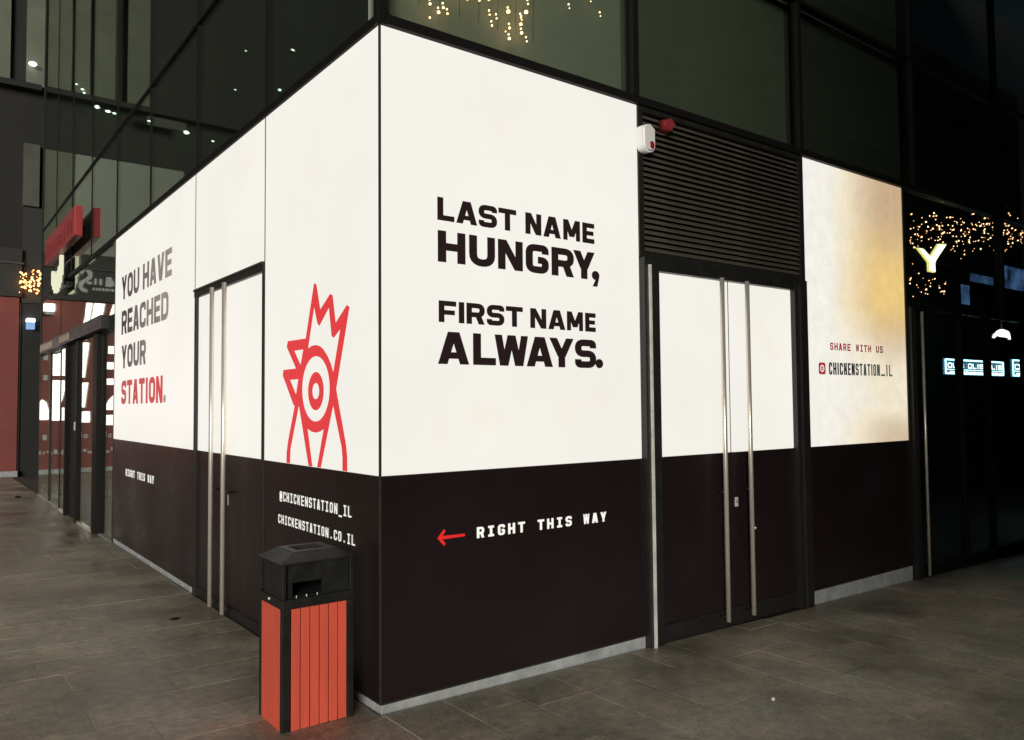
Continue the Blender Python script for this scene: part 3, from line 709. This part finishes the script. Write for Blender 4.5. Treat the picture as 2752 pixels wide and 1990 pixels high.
# --- right-hand glazed end beyond the gold lightbox
on(shop, 'end_frame', 'frame_dark', 5.592, 5.630, -0.010, 0.07, S, T, bev=0.003)
on(shop, 'end_frame', 'frame_dark', 5.632, 5.715, -0.040, 0.07, -0.25, 2.50, bev=0.003)
hbarR(5.632, XR, 2.500, 2.575, -0.02, 0.06, 'upper_frame')
for x in (6.745, 7.42, 8.40, 9.75): on(shop, 'mullion', 'upper_frame', x-0.024, x+0.024, -0.012, 0.06, -0.25, 2.499, bev=0.003)
for x in (7.80, 9.75): on(shop, 'mullion', 'upper_frame', x-0.018, x+0.018, -0.03, 0.06, 2.576, T, bev=0.003)
for a0, a1 in ((5.72, 6.715), (6.775, 7.39), (7.45, 8.37), (8.43, 9.72), (9.78, XR)):
    on(shop, 'glass_pane', 'glass_dark', a0-0.004, a1+0.004, 0.012, 0.024, 0.0, 2.498)
    on(shop, 'bottom_rail', 'upper_frame', a0, a1, -0.02, 0.05, -0.22, 0.02, bev=0.003)
for a0, a1 in ((5.64, 7.78), (7.82, 9.73), (9.77, XR)): on(shop, 'glass_pane', 'glass_dark', a0, a1, 0.012, 0.024, 2.577, T)
h = MB(); h.tube((5.80, -0.060, -0.06), (5.80, -0.060, 2.46), 0.0135, 16); hd = h.build('handle', 'steel', shop)
hb = MB()
for z in (0.05, 2.36): hb.tube((5.80, -0.06, z), (5.80, 0.014, z), 0.007, 8)
hb.build('handle_standoff', 'frame_dark', hd)

# --- entrance at the far end of the left wall
ve = thing('glass_entrance', 'black framed glass entrance with flat canopy left of the white hoarding', 'entrance', (0, 9.0, 0))
def ev(name, m, *a, bev=0.0): return bx(name, m, ve, *a, bev=bev)
ev('post', 'upper_frame', -0.06, 0.10, 7.62, 7.88, -0.1, 2.56, bev=0.006)
ev('post', 'upper_frame', -0.09, 0.05, 8.93, 9.01, -0.1, 2.56, bev=0.006)
ev('dark_opening', 'void', -0.03, 0.02, 9.03, 9.93, -0.1, 2.56)  # black sheet standing in for the shade of the open doorway
ev('post', 'upper_frame', -0.09, 0.05, 9.94, 10.02, -0.1, 2.56, bev=0.006)
ev('post', 'upper_frame', -0.05, 0.05, 10.70, 10.80, -0.1, 2.56, bev=0.006)
ev('glass_leaf', 'glass_clear', -0.055, -0.043, 7.885, 8.925, 0.02, 2.54)
ev('glass_leaf', 'glass_clear', -0.045, -0.033, 10.025, 10.695, 0.02, 2.54)
ev('bottom_rail', 'steel', -0.07, -0.03, 7.885, 8.925, -0.04, 0.018)
ev('bottom_rail', 'steel', -0.06, -0.02, 10.025, 10.695, -0.04, 0.018)
cn = ev('canopy', 'frame_dark', -0.13, 0.05, 7.02, 12.6, 2.575, 2.745, bev=0.008)
bx('soffit_board', 'wood', cn, -0.145, -0.131, 9.4, 10.3, 2.60, 2.70); bx('soffit_board', 'wood', cn, -0.145, -0.131, 11.1, 12.5, 2.60, 2.70)
ev('card_reader', 'cam_white', -0.045, -0.031, 9.30, 9.42, 1.28, 1.40)
for a0, a1 in ((6.855, 7.61), (10.81, 12.2), (12.24, YL)):
    ev('glass_pane', 'glass_clear', 0.000, 0.012, a0, a1, -0.02, 2.57)
ev('mullion', 'frame_dark', -0.02, 0.04, 12.2, 12.24, -0.1, 2.57)
for a0, a1 in ((6.855, 9.0), (9.04, 11.3), (11.34, YL)): ev('glass_pane', 'glass_clear', 0.012, 0.024, a0, a1, 2.76, T)
ev('bottom_rail', 'plinth', -0.02, 0.05, 6.855, 7.615, -0.15, -0.005); ev('bottom_rail', 'plinth', -0.02, 0.05, 10.81, YL, -0.15, -0.005)

# ================================================================== FAR BUILDING ACROSS THE PASSAGE (its front also mirrors in the left-hand glass)
FY = 18.9
far = thing('red_shop_building', 'tower with dull red ground floor and charcoal fascia at the end of the passage', 'building', (-4, FY, 0))
def fb(name, m, *a, bev=0.0): return bx(name, m, far, *a, bev=bev)
for i, (a0, a1) in enumerate(((-9.0, -6.6), (-6.59, -4.2), (-4.19, -2.3), (-2.29, -1.0), (-0.99, 0.12))):
    fb('red_panel', 'red_wall', a0, a1, FY, FY+0.1, -0.1, 4.31)
fb('kerb', 'plinth', -9, 0.14, FY-0.10, FY-0.003, -0.3, 0.10)
fs = fb('fascia', 'fascia', -9.0, 0.16, FY-0.06, FY+0.1, 4.33, 5.50)
fb('ledge', 'clad_low', -9.0, 0.20, FY-0.12, FY-0.062, 5.13, 5.16)
fb('cladding_panel', 'clad_grey', -3.9, -1.25, FY-0.03, FY+0.1, 5.52, 8.08, bev=0.02)
fb('cladding_panel', 'clad_mid', -1.24, -0.55, FY-0.01, FY+0.1, 5.52, 8.08)
fb('cladding_panel', 'clad_low', 0.16, 0.50, FY-0.03, FY+0.1, 6.60, 8.15)
fb('tower_wall', 'clad_dark', -16.0, 1.6, FY+0.11, FY+0.4, 4.2, 26)
fb('ledge', 'clad_dark', -12.0, 0.5, FY-0.2, FY+0.10, 9.48, 9.62)
for a0, a1 in ((-0.50, -0.16), (-1.15, -0.62), (-1.56, -1.22), (-2.16, -1.67), (-3.00, -2.45), (0.18, 0.62)):
    fb('cladding_panel', 'clad_mid', a0, a1, FY-0.02, FY+0.1, 9.63, 24)
# facade graphics (drawn as they appear in the mirror, hence negative x)
def gp(name, m, pts, d=0.012, y=FY): 
    mb = MB(); mb.prism([(-x, y-0.001, z) for x, z in pts], (0, -d, 0)); return mb.build(name, m, far)
def rect(x0, x1, z0, z1): return [(x0, z0), (x1, z0), (x1, z1), (x0, z1)]
for p in ([(.85, 2.42), (1.02, 2.42), (1.10, 2.55), (1.10, 3.05), (.84, 3.05)], rect(1.15, 1.30, 2.42, 3.1), [(.85, 1.30), (1.05, 1.30), (1.27, 2.30), (.85, 2.30)], rect(1.16, 1.28, 1.30, 1.62),
          [(.56, 1.32), (.78, 1.32), (.78, 1.55), (.72, 1.75), (.64, 1.82), (.56, 1.75)], [(1.57, 2.38), (1.68, 2.38), (1.76, 3.27), (1.62, 3.27)], [(1.57, 1.62), (1.68, 1.62), (1.76, 2.25), (1.60, 2.25)],
          rect(1.60, 1.80, 1.24, 1.52), rect(2.01, 2.30, 1.16, 1.42), [(2.02, 1.55), (2.25, 1.55), (2.25, 1.95), (2.12, 1.8)], rect(2.0, 2.3, 2.2, 2.36), rect(2.05, 2.3, 2.6, 2.78), rect(2.1, 2.4, 3.0, 3.2),
          [(1.49, 3.72), (1.62, 3.72), (1.70, 4.29), (1.56, 4.29)], [(1.66, 3.75), (1.88, 3.75), (1.98, 4.29), (1.74, 4.29)], [(2.02, 3.7), (2.2, 3.7), (2.4, 4.29), (2.18, 4.29)],
          rect(2.6, 2.9, 1.2, 2.2), rect(3.0, 3.5, 1.2, 1.9), rect(2.7, 3.4, 2.4, 3.2)):
    gp('window_graphic', 'shop_white', p)
for p in (rect(.65, .74, 2.80, 2.93), rect(.65, .74, 2.30, 2.43), rect(.66, .74, .82, .95)): gp('small_notice', 'letter_grey', p)
mb = MB(); x = .57
while x < 2.6:
    w_ = rng.uniform(.03, .08); z0 = rng.choice((.45, .47, .50)); mb.box(-x-w_, -x, FY-0.012, FY-0.001, z0, z0+rng.uniform(.05, .11)); x += w_+rng.uniform(.02, .05)
mb.build('window_lettering', 'letter_grey', far)
for x in (1.66, 2.12):
    mb = MB(); ring(mb, lambda u, z, k=0: (-u, FY-0.004, z), x+.05, .89, (.05, .055), (.022, .025), 0, 16); mb.poly([(-x+.03, FY-0.004, .85), (-x+.05, FY-0.004, .85), (-x+.05, FY-0.004, 1.0), (-x+.03, FY-0.004, 1.0)]); mb.build('window_numeral', 'letter_grey', far)
# fascia name: big swash initial, two bars, a block, small line under it
mb = MB()
path = [(1.40, 5.02), (1.44, 5.12), (1.53, 5.14), (1.62, 5.06), (1.62, 4.94), (1.52, 4.86), (1.42, 4.78), (1.40, 4.68), (1.46, 4.60), (1.56, 4.58)]
for q in ribbon(path, 0.095, False, 0.06): mb.poly([(-p.x, FY-0.075, p.y) for p in q])
for p in (rect(1.71, 1.77, 4.76, 4.92), rect(1.83, 1.90, 4.76, 4.92), rect(1.55, 1.66, 4.76, 4.83), [(1.97, 4.73), (2.14, 4.73), (2.20, 4.80), (2.12, 4.98), (1.99, 4.98)], rect(2.24, 2.36, 4.73, 4.98), rect(2.4, 2.46, 4.73, 4.98)):
    mb.poly([(-x, FY-0.076, z) for x, z in p])
x = 1.68
while x < 2.5:
    w_ = rng.uniform(.03, .06); mb.poly([(-x, FY-0.075, 4.61), (-x-w_, FY-0.075, 4.61), (-x-w_, FY-0.075, 4.68), (-x, FY-0.075, 4.68)]); x += w_+.025
mb.build('fascia_lettering', 'letter_grey', fs)
# small lamps on the tower
for x, z, r_ in ((1.22, 9.80, .05), (1.4, 9.62, .05), (1.36, 9.70, .04), (1.70, 9.32, .06), (1.95, 9.26, .06), (2.10, 9.24, .06), (2.95, 9.22, .06), (3.9, 9.1, .06), (.19, 10.1, .0), (4.6, 9.0, .06), (5.2, 10.6, .05), (5.9, 10.0, .06), (6.5, 10.9, .05), (7.6, 11.0, .07), (7.9, 10.6, .05), (8.6, 12.4, .06), (9.2, 11.6, .05), (5.5, 11.8, .05), (6.9, 12.2, .05)):
    if r_: mb = MB(); mb.ball((-x, FY-0.26, z), r_*rng.uniform(.35, .8), 1, (rng.uniform(.8, 2.2), 1, rng.uniform(.6, 1.3))); mb.build('lamp', 'lamp_cool', far)
mb = MB(); mb.ball((0.30, FY-0.15, 10.12), .085, 2, (1.1, 1, .6)); mb.build('lamp', 'lamp_white', far)
fb('light_band', 'clad_low', -3.9, -2.9, FY-0.24, FY-0.21, 9.12, 9.36)
# dark sheets standing in for the unlit gap right of the red wall
alley = thing('gap_filler', 'added dark sheet standing for the unlit gap between the red shopfront and the glass wall', 'panel', (0.4, 18.97, 0))
bx('gap_sheet', 'clad_dark', alley, 0.13, 0.78, FY+0.07, FY+0.12, -0.1, 4.19)
bx('door_frame', 'fascia', alley, 0.125, 0.165, FY+0.03, FY+0.068, -0.1, 4.19); bx('door_frame', 'fascia', alley, 0.74, 0.78, FY+0.03, FY+0.068, -0.1, 4.19)  # edge strips of the gap sheet, no door here
bx('overpanel', 'fascia', alley, 0.17, 3.0, FY+0.05, FY+0.105, 4.2, 6.58)
bx('side_wall', 'interior', alley, 0.79, 6.0, FY+0.07, FY+0.2, -0.4, 4.19)

lm = thing('wall_lantern', 'bright white box lantern on the red shopfront', 'lamp', (-0.72, FY-0.12, 3.95))
bx('lamp_glass', 'lamp_white', lm, -0.83, -0.60, FY-0.24, FY-0.03, 4.00, 4.19, bev=0.02); bx('bracket', 'letter_grey', lm, -0.82, -0.61, FY-0.22, FY-0.002, 3.92, 3.995)
lm2 = thing('wall_lantern', 'bluish box lantern in the dark gap beside the red wall', 'lamp', (0.36, 18.85, 3.55))
bx('lamp_glass', 'lamp_white', lm2, 0.27, 0.45, 18.76, 18.96, 3.72, 3.81, bev=0.02); bx('lamp_body', 'lamp_blue', lm2, 0.275, 0.445, 18.77, 18.969, 3.55, 3.718)

def bulbs_on(root, pts, r, m, sub=1):
    me = None
    for p in pts:
        if me is None:
            mb = MB(); mb.ball((0, 0, 0), r, sub); o = mb.build('bulb', m, None); me = o.data
        else:
            o = bpy.data.objects.new('bulb', me); col.objects.link(o)
        o.parent = root; o.location = Vector(p) - WORLD[root.name]
        k = rng.choice((0.45, 0.6, 0.7, 0.9, 1.1, 1.45)); o.scale = (k, k, k)

fl = thing('fairy_lights', 'cluster of orange fairy lights hanging in the gap by the red wall', 'string lights', (0.35, 18.75, 4.3))
pts = [(rng.uniform(.10, .62), 18.75+rng.uniform(-.1, .1), rng.uniform(4.42, 5.02)) for _ in range(70)]
bulbs_on(fl, pts, 0.024, 'bulb_far')
mb = MB()
for j in range(5): mb.path([(0.10+0.1*j, 18.76, 5.1), (0.14+0.1*j, 18.77, 4.75), (0.12+0.1*j, 18.76, 4.38)], 0.004, 5)
mb.build('cable', 'wire', fl)

# ================================================================== SIGNS ON THE LEFT WALL
sg = thing('red_sign', 'crimson box sign mounted high above the glass entrance', 'sign', (-0.1, 10.3, 4.05))
bd = MB().box(-0.160, -0.055, 8.86, 11.9, 4.05, 4.48, bev=0.01).build('sign_box', 'sign_red', sg)
for j in range(9):
    mb = MB(); y = 9.1 + j*0.30; hgt = rng.uniform(.12, .24); mb.box(-0.172, -0.161, y, y+0.07, 4.14, 4.14+hgt); mb.build('raised_letter', 'alarm_red', sg)
bx('bracket', 'frame_dark', sg, -0.054, 0.009, 9.3, 9.38, 4.15, 4.3); bx('bracket', 'frame_dark', sg, -0.054, 0.009, 11.2, 11.28, 4.15, 4.3)
hs = thing('hand_sign', 'cream lit sign shaped like raised fingers below the red sign', 'sign', (-0.1, 10.6, 3.55))
for y, z0, z1, r_ in ((11.30, 3.68, 3.86, .06), (11.10, 3.60, 3.80, .065), (10.86, 3.53, 3.66, .075), (10.62, 3.53, 3.68, .075), (10.40, 3.58, 3.78, .07), (10.20, 3.64, 3.84, .065), (9.98, 3.74, 4.00, .055)):
    y = 10.95+(y-10.64)*0.66; r_ *= 0.72
    mb = MB(); prof = [(y+r_*math.cos(R(t))*1.5, (z1 if 0 <= t <= 180 else z0)+r_*0.8*math.sin(R(t))) for t in range(0, 360, 30)]
    mb.prism([(-0.12, p[0], p[1]) for p in prof], (0.05, 0, 0)); mb.build('finger', 'sign_hand', hs)
bx('reflection_shield', 'frame_dark', hs, -0.068, -0.060, 10.46, 11.44, 3.50, 4.02)  # added plate, hides the lit fingers from their reflection in the glass
bx('mount', 'frame_dark', hs, -0.059, 0.008, 10.5, 10.9, 3.56, 3.62)

# ================================================================== LITTER BIN
BX0, BX1, BY0, BY1 = -0.500, -0.118, 0.068, 0.390
lb = thing('litter_bin', 'square litter bin with orange red slatted body and black hooded top', 'litter bin', ((BX0+BX1)/2, (BY0+BY1)/2, 0.005))
def bb(name, m, *a, bev=0.0, parent=lb): return bx(name, m, parent, *a, bev=bev)
for x0, x1 in ((BX0, BX0+0.044), (BX1-0.034, BX1)):
    for y0, y1 in ((BY0, BY0+0.012 if False else BY0+0.03), (BY1-0.03, BY1)):
        bb('post', 'bin_black', x0, x1, y0, y1, 0.004, 0.600, bev=0.004)
bb('liner', 'void', BX0+0.02, BX1-0.02, BY0+0.016, BY1-0.016, 0.012, 0.60)
bb('base_plate', 'bin_black', BX0+0.01, BX1-0.01, BY0+0.012, BY1-0.012, -0.02, 0.0105)
sx0, sx1 = BX0+0.046, BX1-0.036; pw = (sx1-sx0)/6
for j in range(6):
    bb('slat', 'bin_red', sx0+j*pw+0.0030, sx0+(j+1)*pw-0.0030, BY0+0.004, BY0+0.0155, 0.006, 0.597, bev=0.0012)
    bb('slat', 'bin_red', sx0+j*pw+0.0030, sx0+(j+1)*pw-0.0030, BY1-0.0155, BY1-0.004, 0.006, 0.597, bev=0.0012)
for xa, xb in ((BX0+0.003, BX0+0.018), (BX1-0.018, BX1-0.003)):
    bb('side_panel', 'bin_red', xa, xb, BY0+0.0315, BY1-0.0315, 0.006, 0.597, bev=0.0012)
bb('collar', 'bin_black', BX0-0.002, BX1+0.002, BY0-0.002, BY1+0.002, 0.601, 0.648, bev=0.004)
bb('liner_rim', 'void', BX0+0.02, BX1-0.02, BY0+0.02, BY1-0.02, 0.6482, 0.654)
for x0, x1 in ((BX0, BX0+0.020), (BX1-0.020, BX1)):
    for y0, y1 in ((BY0, BY0+0.020), (BY1-0.020, BY1)): bb('hood_post', 'bin_black', x0, x1, y0, y1, 0.6485, 0.815, bev=0.003)
# hood front with a slot at the bottom, side sheets, back sheet
hf = bb('hood_front', 'bin_black', BX0+0.0205, BX1-0.0205, BY0+0.022, BY0+0.028, 0.722, 0.815)
bb('hood_cheek', 'bin_black', BX0+0.0205, -0.440, BY0+0.022, BY0+0.028, 0.6485, 0.7215, parent=hf); bb('hood_cheek', 'bin_black', -0.285, BX1-0.0205, BY0+0.022, BY0+0.028, 0.6485, 0.7215, parent=hf)
bb('hood_notch', 'void', -0.298, -0.272, BY0+0.018, BY0+0.0215, 0.735, 0.795, parent=hf)
bb('hood_side', 'bin_black', BX0+0.004, BX0+0.010, BY0+0.0205, BY1-0.06, 0.6485, 0.815); bb('hood_side', 'bin_black', BX1-0.010, BX1-0.004, BY0+0.0205, BY1-0.0205, 0.6485, 0.815)
bb('hood_back', 'bin_black', BX0+0.0205, BX1-0.0205, BY1-0.010, BY1-0.004, 0.6485, 0.815)
for x in (-0.425, -0.372, -0.315):
    mb = MB(); mb.tube((x, BY0+0.006, 0.649), (x, BY0+0.006, 0.662), 0.003, 8); mb.build('rivet', 'worn_steel', lb)
mb = MB(); mb.tube((BX0-0.012, 0.226, 0.632), (BX0-0.002, 0.226, 0.632), 0.008, 14); mb.build('lock', 'steel', lb)
mb = MB(); mb.tube((BX0-0.0032, 0.096, 0.676), (BX0+0.0035, 0.096, 0.676), 0.007, 12); mb.build('rivet_hole', 'void', lb)
# lid: thin brim then a low pyramid with an ashtray well
lid = bb('lid', 'bin_black', BX0-0.008, BX1+0.008, BY0-0.008, BY1+0.008, 0.8155, 0.826, bev=0.003)
def frustum(x0, x1, y0, y1, z0, X0, X1, Y0, Y1, z1, hole=None):
    mb = MB(); b = [mb.bm.verts.new(v) for v in ((x0, y0, z0), (x1, y0, z0), (x1, y1, z0), (x0, y1, z0))]; t = [mb.bm.verts.new(v) for v in ((X0, Y0, z1), (X1, Y0, z1), (X1, Y1, z1), (X0, Y1, z1))]
    for i in range(4): mb.bm.faces.new((b[i], b[(i+1) % 4], t[(i+1) % 4], t[i]))
    return mb, t
mb, t = frustum(BX0-0.002, BX1+0.002, BY0-0.002, BY1+0.002, 0.8262, -0.418, -0.190, 0.130, 0.345, 0.865)
mb.build('lid_slope', 'bin_lid', lid)
mb = MB(); o4 = [(-0.420, 0.128), (-0.188, 0.128), (-0.188, 0.347), (-0.420, 0.347)]; i4 = [(-0.380, 0.178), (-0.232, 0.178), (-0.232, 0.306), (-0.380, 0.306)]
for i in range(4):
    j = (i+1) % 4
    mb.poly([(*o4[i], .8665), (*o4[j], .8665), (*i4[j], .8665), (*i4[i], .8665)])
    mb.poly([(*i4[i], .8665), (*i4[j], .8665), (*i4[j], .835), (*i4[i], .835)])
    mb.poly([(*o4[i], .8665), (*o4[j], .8665), (*o4[j], .862), (*o4[i], .862)])
mb.build('ashtray_rim', 'bin_top', lid)
bb('ashtray_well', 'void', -0.381, -0.231, 0.177, 0.307, 0.829, 0.835, parent=lid)

# ================================================================== SMALL DEVICES ON THE LOUVER
dv = thing('motion_detector', 'white capsule shaped detector with red lens at the louver corner', 'detector', (2.02, -0.05, 3.42))
prof = []
cx_, w_, z0, z1 = 2.012, 0.062, 3.335, 3.495
for t in range(0, 181, 20): prof.append((cx_+w_*math.cos(R(t)), z1-0.02+0.026*math.sin(R(t))))
for t in range(180, 361, 20): prof.append((cx_+w_*math.cos(R(t)), z0+0.022+0.045*math.sin(R(t))))
mb = MB(); mb.prism([(p[0], -0.013, p[1]) for p in prof], (0, -0.066, 0))
bmesh.ops.bevel(mb.bm, geom=[e for e in mb.bm.edges if all(v.co.y < -0.07 for v in e.verts)], offset=0.014, segments=3, affect='EDGES')
mb.build('housing', 'cam_white', dv)
mb = MB(); mb.ball((2.032, -0.066, 3.362), 0.031, 2, (0.95, 0.75, 1.15)); mb.build('lens', 'cam_red', dv)
al = thing('alarm_strobe', 'small red faceted alarm strobe on the dark louver', 'alarm', (2.24, -0.03, 3.55))
mb = MB(); mb.tube((2.235, -0.012, 3.548), (2.21, -0.085, 3.540), 0.066, 5, 0.042); mb.build('strobe_lens', 'alarm_red', al)
mb = MB(); mb.tube((2.235, 0.02, 3.548), (2.235, -0.012, 3.548), 0.05, 12); mb.build('strobe_base', 'frame_dark', al)

# ================================================================== LIGHTS AND SIGNS SEEN IN THE RIGHT-HAND GLASS
wl_ = thing('fairy_lights', 'warm fairy lights hanging behind the upper corner window', 'string lights', (0.9, 0.2, 4.6))
pts = []
for (px, pz) in tuple((a_+rng.uniform(-.09, .09), b_+rng.uniform(-.05, .07)) for a_, b_ in ((.42, 4.0), (.55, 4.1), (.7, 4.15), (.85, 4.0), (.95, 4.08), (1.0, 4.02), (1.04, 4.0), (.98, 3.9), (1.1, 4.2), (.66, 3.96), (.4, 3.9))) + ((.30, 3.93), (.35, 3.89), (.42, 3.87), (.36, 3.82), (.47, 3.87), (.52, 4.02), (.57, 4.08), (.68, 4.09), (.70, 4.02), (.78, 3.96), (.83, 3.95), (.86, 4.10), (.92, 4.02), (.93, 3.92), (1.00, 4.14), (1.05, 4.05), (1.07, 4.11), (1.02, 3.97), (1.03, 3.92), (1.06, 3.87), (.80, 3.90), (.90, 3.89), (1.25, 4.22), (1.42, 4.19), (1.62, 4.30), (1.70, 4.22), (.26, 4.0), (.33, 4.03), (.50, 4.15), (.60, 4.2), (.75, 4.2), (.97, 4.24)):
    pts.append((px, 0.065+rng.uniform(-.012, .012), pz))
bulbs_on(wl_, pts, 0.0088, 'bulb')
pts2 = [(p[0]+0.004, p[1]+0.012, p[2]+0.032) for p in pts if rng.random() < .8]  # second bulbs stand in for the double-glazing reflections above each bulb
me2 = None
for p in pts2:
    if me2 is None: mb = MB(); mb.ball((0, 0, 0), 0.0065, 1); o = mb.build('ghost_bulb', 'bulb_ghost', None); me2 = o.data
    else: o = bpy.data.objects.new('ghost_bulb', me2); col.objects.link(o)
    o.parent = wl_; o.location = Vector(p)-WORLD[wl_.name]
for j in range(7):
    x = .30+.14*j; mb = MB(); mb.path([(x, .10, 4.95), (x+.01, .095, 4.5), (x, .10, 3.9)], 0.0012, 4); mb.build('cable', 'wire', wl_)

gl_ = thing('fairy_lights', 'long swag of orange fairy lights behind the glass at the right edge', 'string lights', (9, 2.0, 4.0))
def atR(px, py, yy):       # a point yy metres behind the facade, on the sight line through (px, py) of the glass
    k = (yy-CAM.y)/(0-CAM.y); return (CAM.x+(px-CAM.x)*k, yy, CAM.z+(py-CAM.z)*k)
pts = []
for j in range(230):
    t = rng.random(); x = 5.72+2.75*t; z = 3.20+0.42*t+rng.gauss(0, .115)
    if 2.6 < z: pts.append(atR(x, z, 1.6+rng.uniform(-.2, .2)))
for j in range(26):
    x = rng.uniform(5.70, 6.45); z = rng.gauss(2.74, .06)
    if z > 2.6: pts.append(atR(x, z, 1.6))
bulbs_on(gl_, pts, 0.0085, 'bulb_gl')
mb = MB()
for j in range(4): mb.path([atR(5.7+0.3*q, 3.10+0.05*q+0.06*j+0.03*math.sin(q*2+j), 1.62) for q in range(10)], 0.003, 4)
mb.build('cable', 'wire', gl_)

ys_ = thing('letter_sign', 'yellow illuminated letter Y behind the upper right glass', 'sign', (6.6, 0.45, 2.9))
def yp(u, z): return atR(u, z, 0.45)
yo = [(5.885, 3.075), (5.995, 3.078), (6.130, 3.015), (6.155, 3.020), (6.235, 3.085), (6.330, 3.165), (6.500, 3.182), (6.255, 2.985), (6.235, 2.960), (6.235, 2.862), (6.110, 2.862), (6.105, 2.955)]
yo = [(u, z+0.03) for u, z in yo]
mb = MB(); mb.prism([yp(*p) for p in yo], (0, 0.025, 0)); mb.build('letter_body', 'y_side', ys_)
ctr = (6.17, 3.02)
mb = MB(); mb.poly([(q[0], q[1]-0.004, q[2]) for q in [yp(ctr[0]+(p[0]-ctr[0])*0.95, ctr[1]+(p[1]-ctr[1])*0.94) for p in yo]]); mb.build('letter_face', 'y_yellow', ys_)

def neon_sign(label, u0, u1, z0, z1, yy, words, right_open=False):
    t = thing('neon_sign', label, 'sign', atR((u0+u1)/2, z0, yy), 'neon signs behind the right-hand glass')
    A, B = atR(u0, z0, yy), atR(u1, z1, yy)
    x0, x1, q0, q1 = A[0], B[0], A[2], B[2]
    MB().box(x0, x1, yy, yy+0.02, q0, q1, bev=0.006).build('sign_face', 'neon_back', t)
    fr = [(x0+.02, yy-.012, q0+.02), (x1-.02, yy-.012, q0+.02), (x1-.02, yy-.012, q1-.02), (x0+.02, yy-.012, q1-.02)]
    MB().path(fr+[fr[0]], 0.010, 8).build('neon_border', 'neon', t)
    hh = q1-q0
    MB().box(x0+.05, x1-.05, yy-.014, yy-.006, q0+hh*.30, q0+hh*.34).build('neon_line', 'neon', t)
    it_ = line(words, x0+.08, x1-.08, q0+hh*.42, hh*.30, hh*.075, hh*.055, gap=.25)
    letters('sign_letter', it_, 'neon_text', t, lambda u, z, k=0: (u, yy-.012-k*.0002, z))
    mb = MB(); x = x0+.15
    while x < x1-.15: w_ = rng.uniform(.04, .12); mb.box(x, x+w_, yy-.014, yy-.006, q0+hh*.14, q0+hh*.22); x += w_+.04
    mb.build('small_lettering', 'neon_text', t)
    return t
neon_sign('cyan outlined neon sign behind the dark glass, the full one on the left', 6.36, 7.76, 1.865, 2.035, 1.2, 'OLIS OLIS OLIS')
neon_sign('teal and white neon sign cut off by the right picture edge', 8.00, 9.4, 1.865, 2.07, 1.2, 'OLIS OLIS')
cl = thing('ceiling_lamp', 'arched cluster of bright white lamp globes behind the right-hand glass', 'lamp', atR(7.75, 2.33, 1.4))
c_ = atR(7.76, 2.345, 1.4)
for q in range(9):
    a_ = R(20+q*17.5); mb = MB(); mb.ball((c_[0]-0.30*math.cos(a_), c_[1], c_[2]-0.10+0.11*math.sin(a_)), (.022, .03, .028, .05, .075, .07, .05, .03, .02)[q], 2, (1.3, 1, .8)); mb.build('lamp_globe', 'lamp_white', cl)
mb = MB(); mb.tube((c_[0], c_[1], c_[2]), (c_[0], c_[1], c_[2]+.6), .012, 8); mb.build('stem', 'wire', cl)
for lab, u0, u1, z0, z1 in (('dim blue display glowing behind glass at the right edge', 7.85, 8.9, 2.86, 3.15), ('faint blue strip of display left of the brighter one', 7.02, 7.62, 2.86, 2.98), ('tall narrow dim blue display above the dark doors', 6.80, 7.02, 2.60, 2.84)):
    t = thing('display_screen', lab, 'screen', atR(u0, z0, 2.6), 'blue displays behind the right-hand glass'); A, B = atR(u0, z0, 2.6), atR(u1, z1, 2.6)
    MB().box(A[0], B[0], 2.62, 2.68, A[2], B[2], bev=0.01).build('housing', 'frame_dark', t)
    MB().box(A[0]+.03, B[0]-.03, 2.608, 2.619, A[2]+.03, B[2]-.03).build('screen_face', 'screen_blue', t)

# ================================================================== ADDED UNSEEN BUILDING (shades the right-hand end, closes the mirrored view)
pz = thing('sun_blocker_building', 'added unseen building that shades the right-hand end, mirrored in its glass', 'building', (12, -12, 0))
bx('wall', 'clad_dark', pz, -4.0, 34, -16, -9.2, -1.5, 14)
for i in range(8):
    for j in range(3):
        x = 0.5+i*4.1; z = 3.0+j*3.4
        wn_ = bx('window', 'clad_low', pz, x, x+2.2, -9.199, -9.15, z, z+1.5); bx('sill', 'plinth', wn_, x-.05, x+2.25, -9.199, -9.08, z-.08, z-.003)

# ================================================================== LITTER ON THE PAVING
def scrap(name, label, cat, m, x, y, r, h):
    mb = MB(); mb.ball((0, 0, 0), r, 2, (1, .8, h))
    for v in mb.bm.verts: v.co *= rng.uniform(.75, 1.15)
    for f in mb.bm.faces: f.smooth = False
    o = mb.build(name, m); o.location = (x, y, gz(x, y)+r*h*.8); tag(o, label, cat); return o
scrap('paper_scrap', 'tiny white paper ball on the pavers before the right doors', 'litter', 'cam_white', 1.809, -1.098, .013, .8)
scrap('dry_leaf', 'small dark dry leaf on the pavers beside the left doors', 'leaf', 'void', -0.35, 2.624, .035, .25)
scrap('dry_leaf', 'dark dry leaf on the pavers near the glass entrance', 'leaf', 'void', -0.363, 13.27, .06, .3)
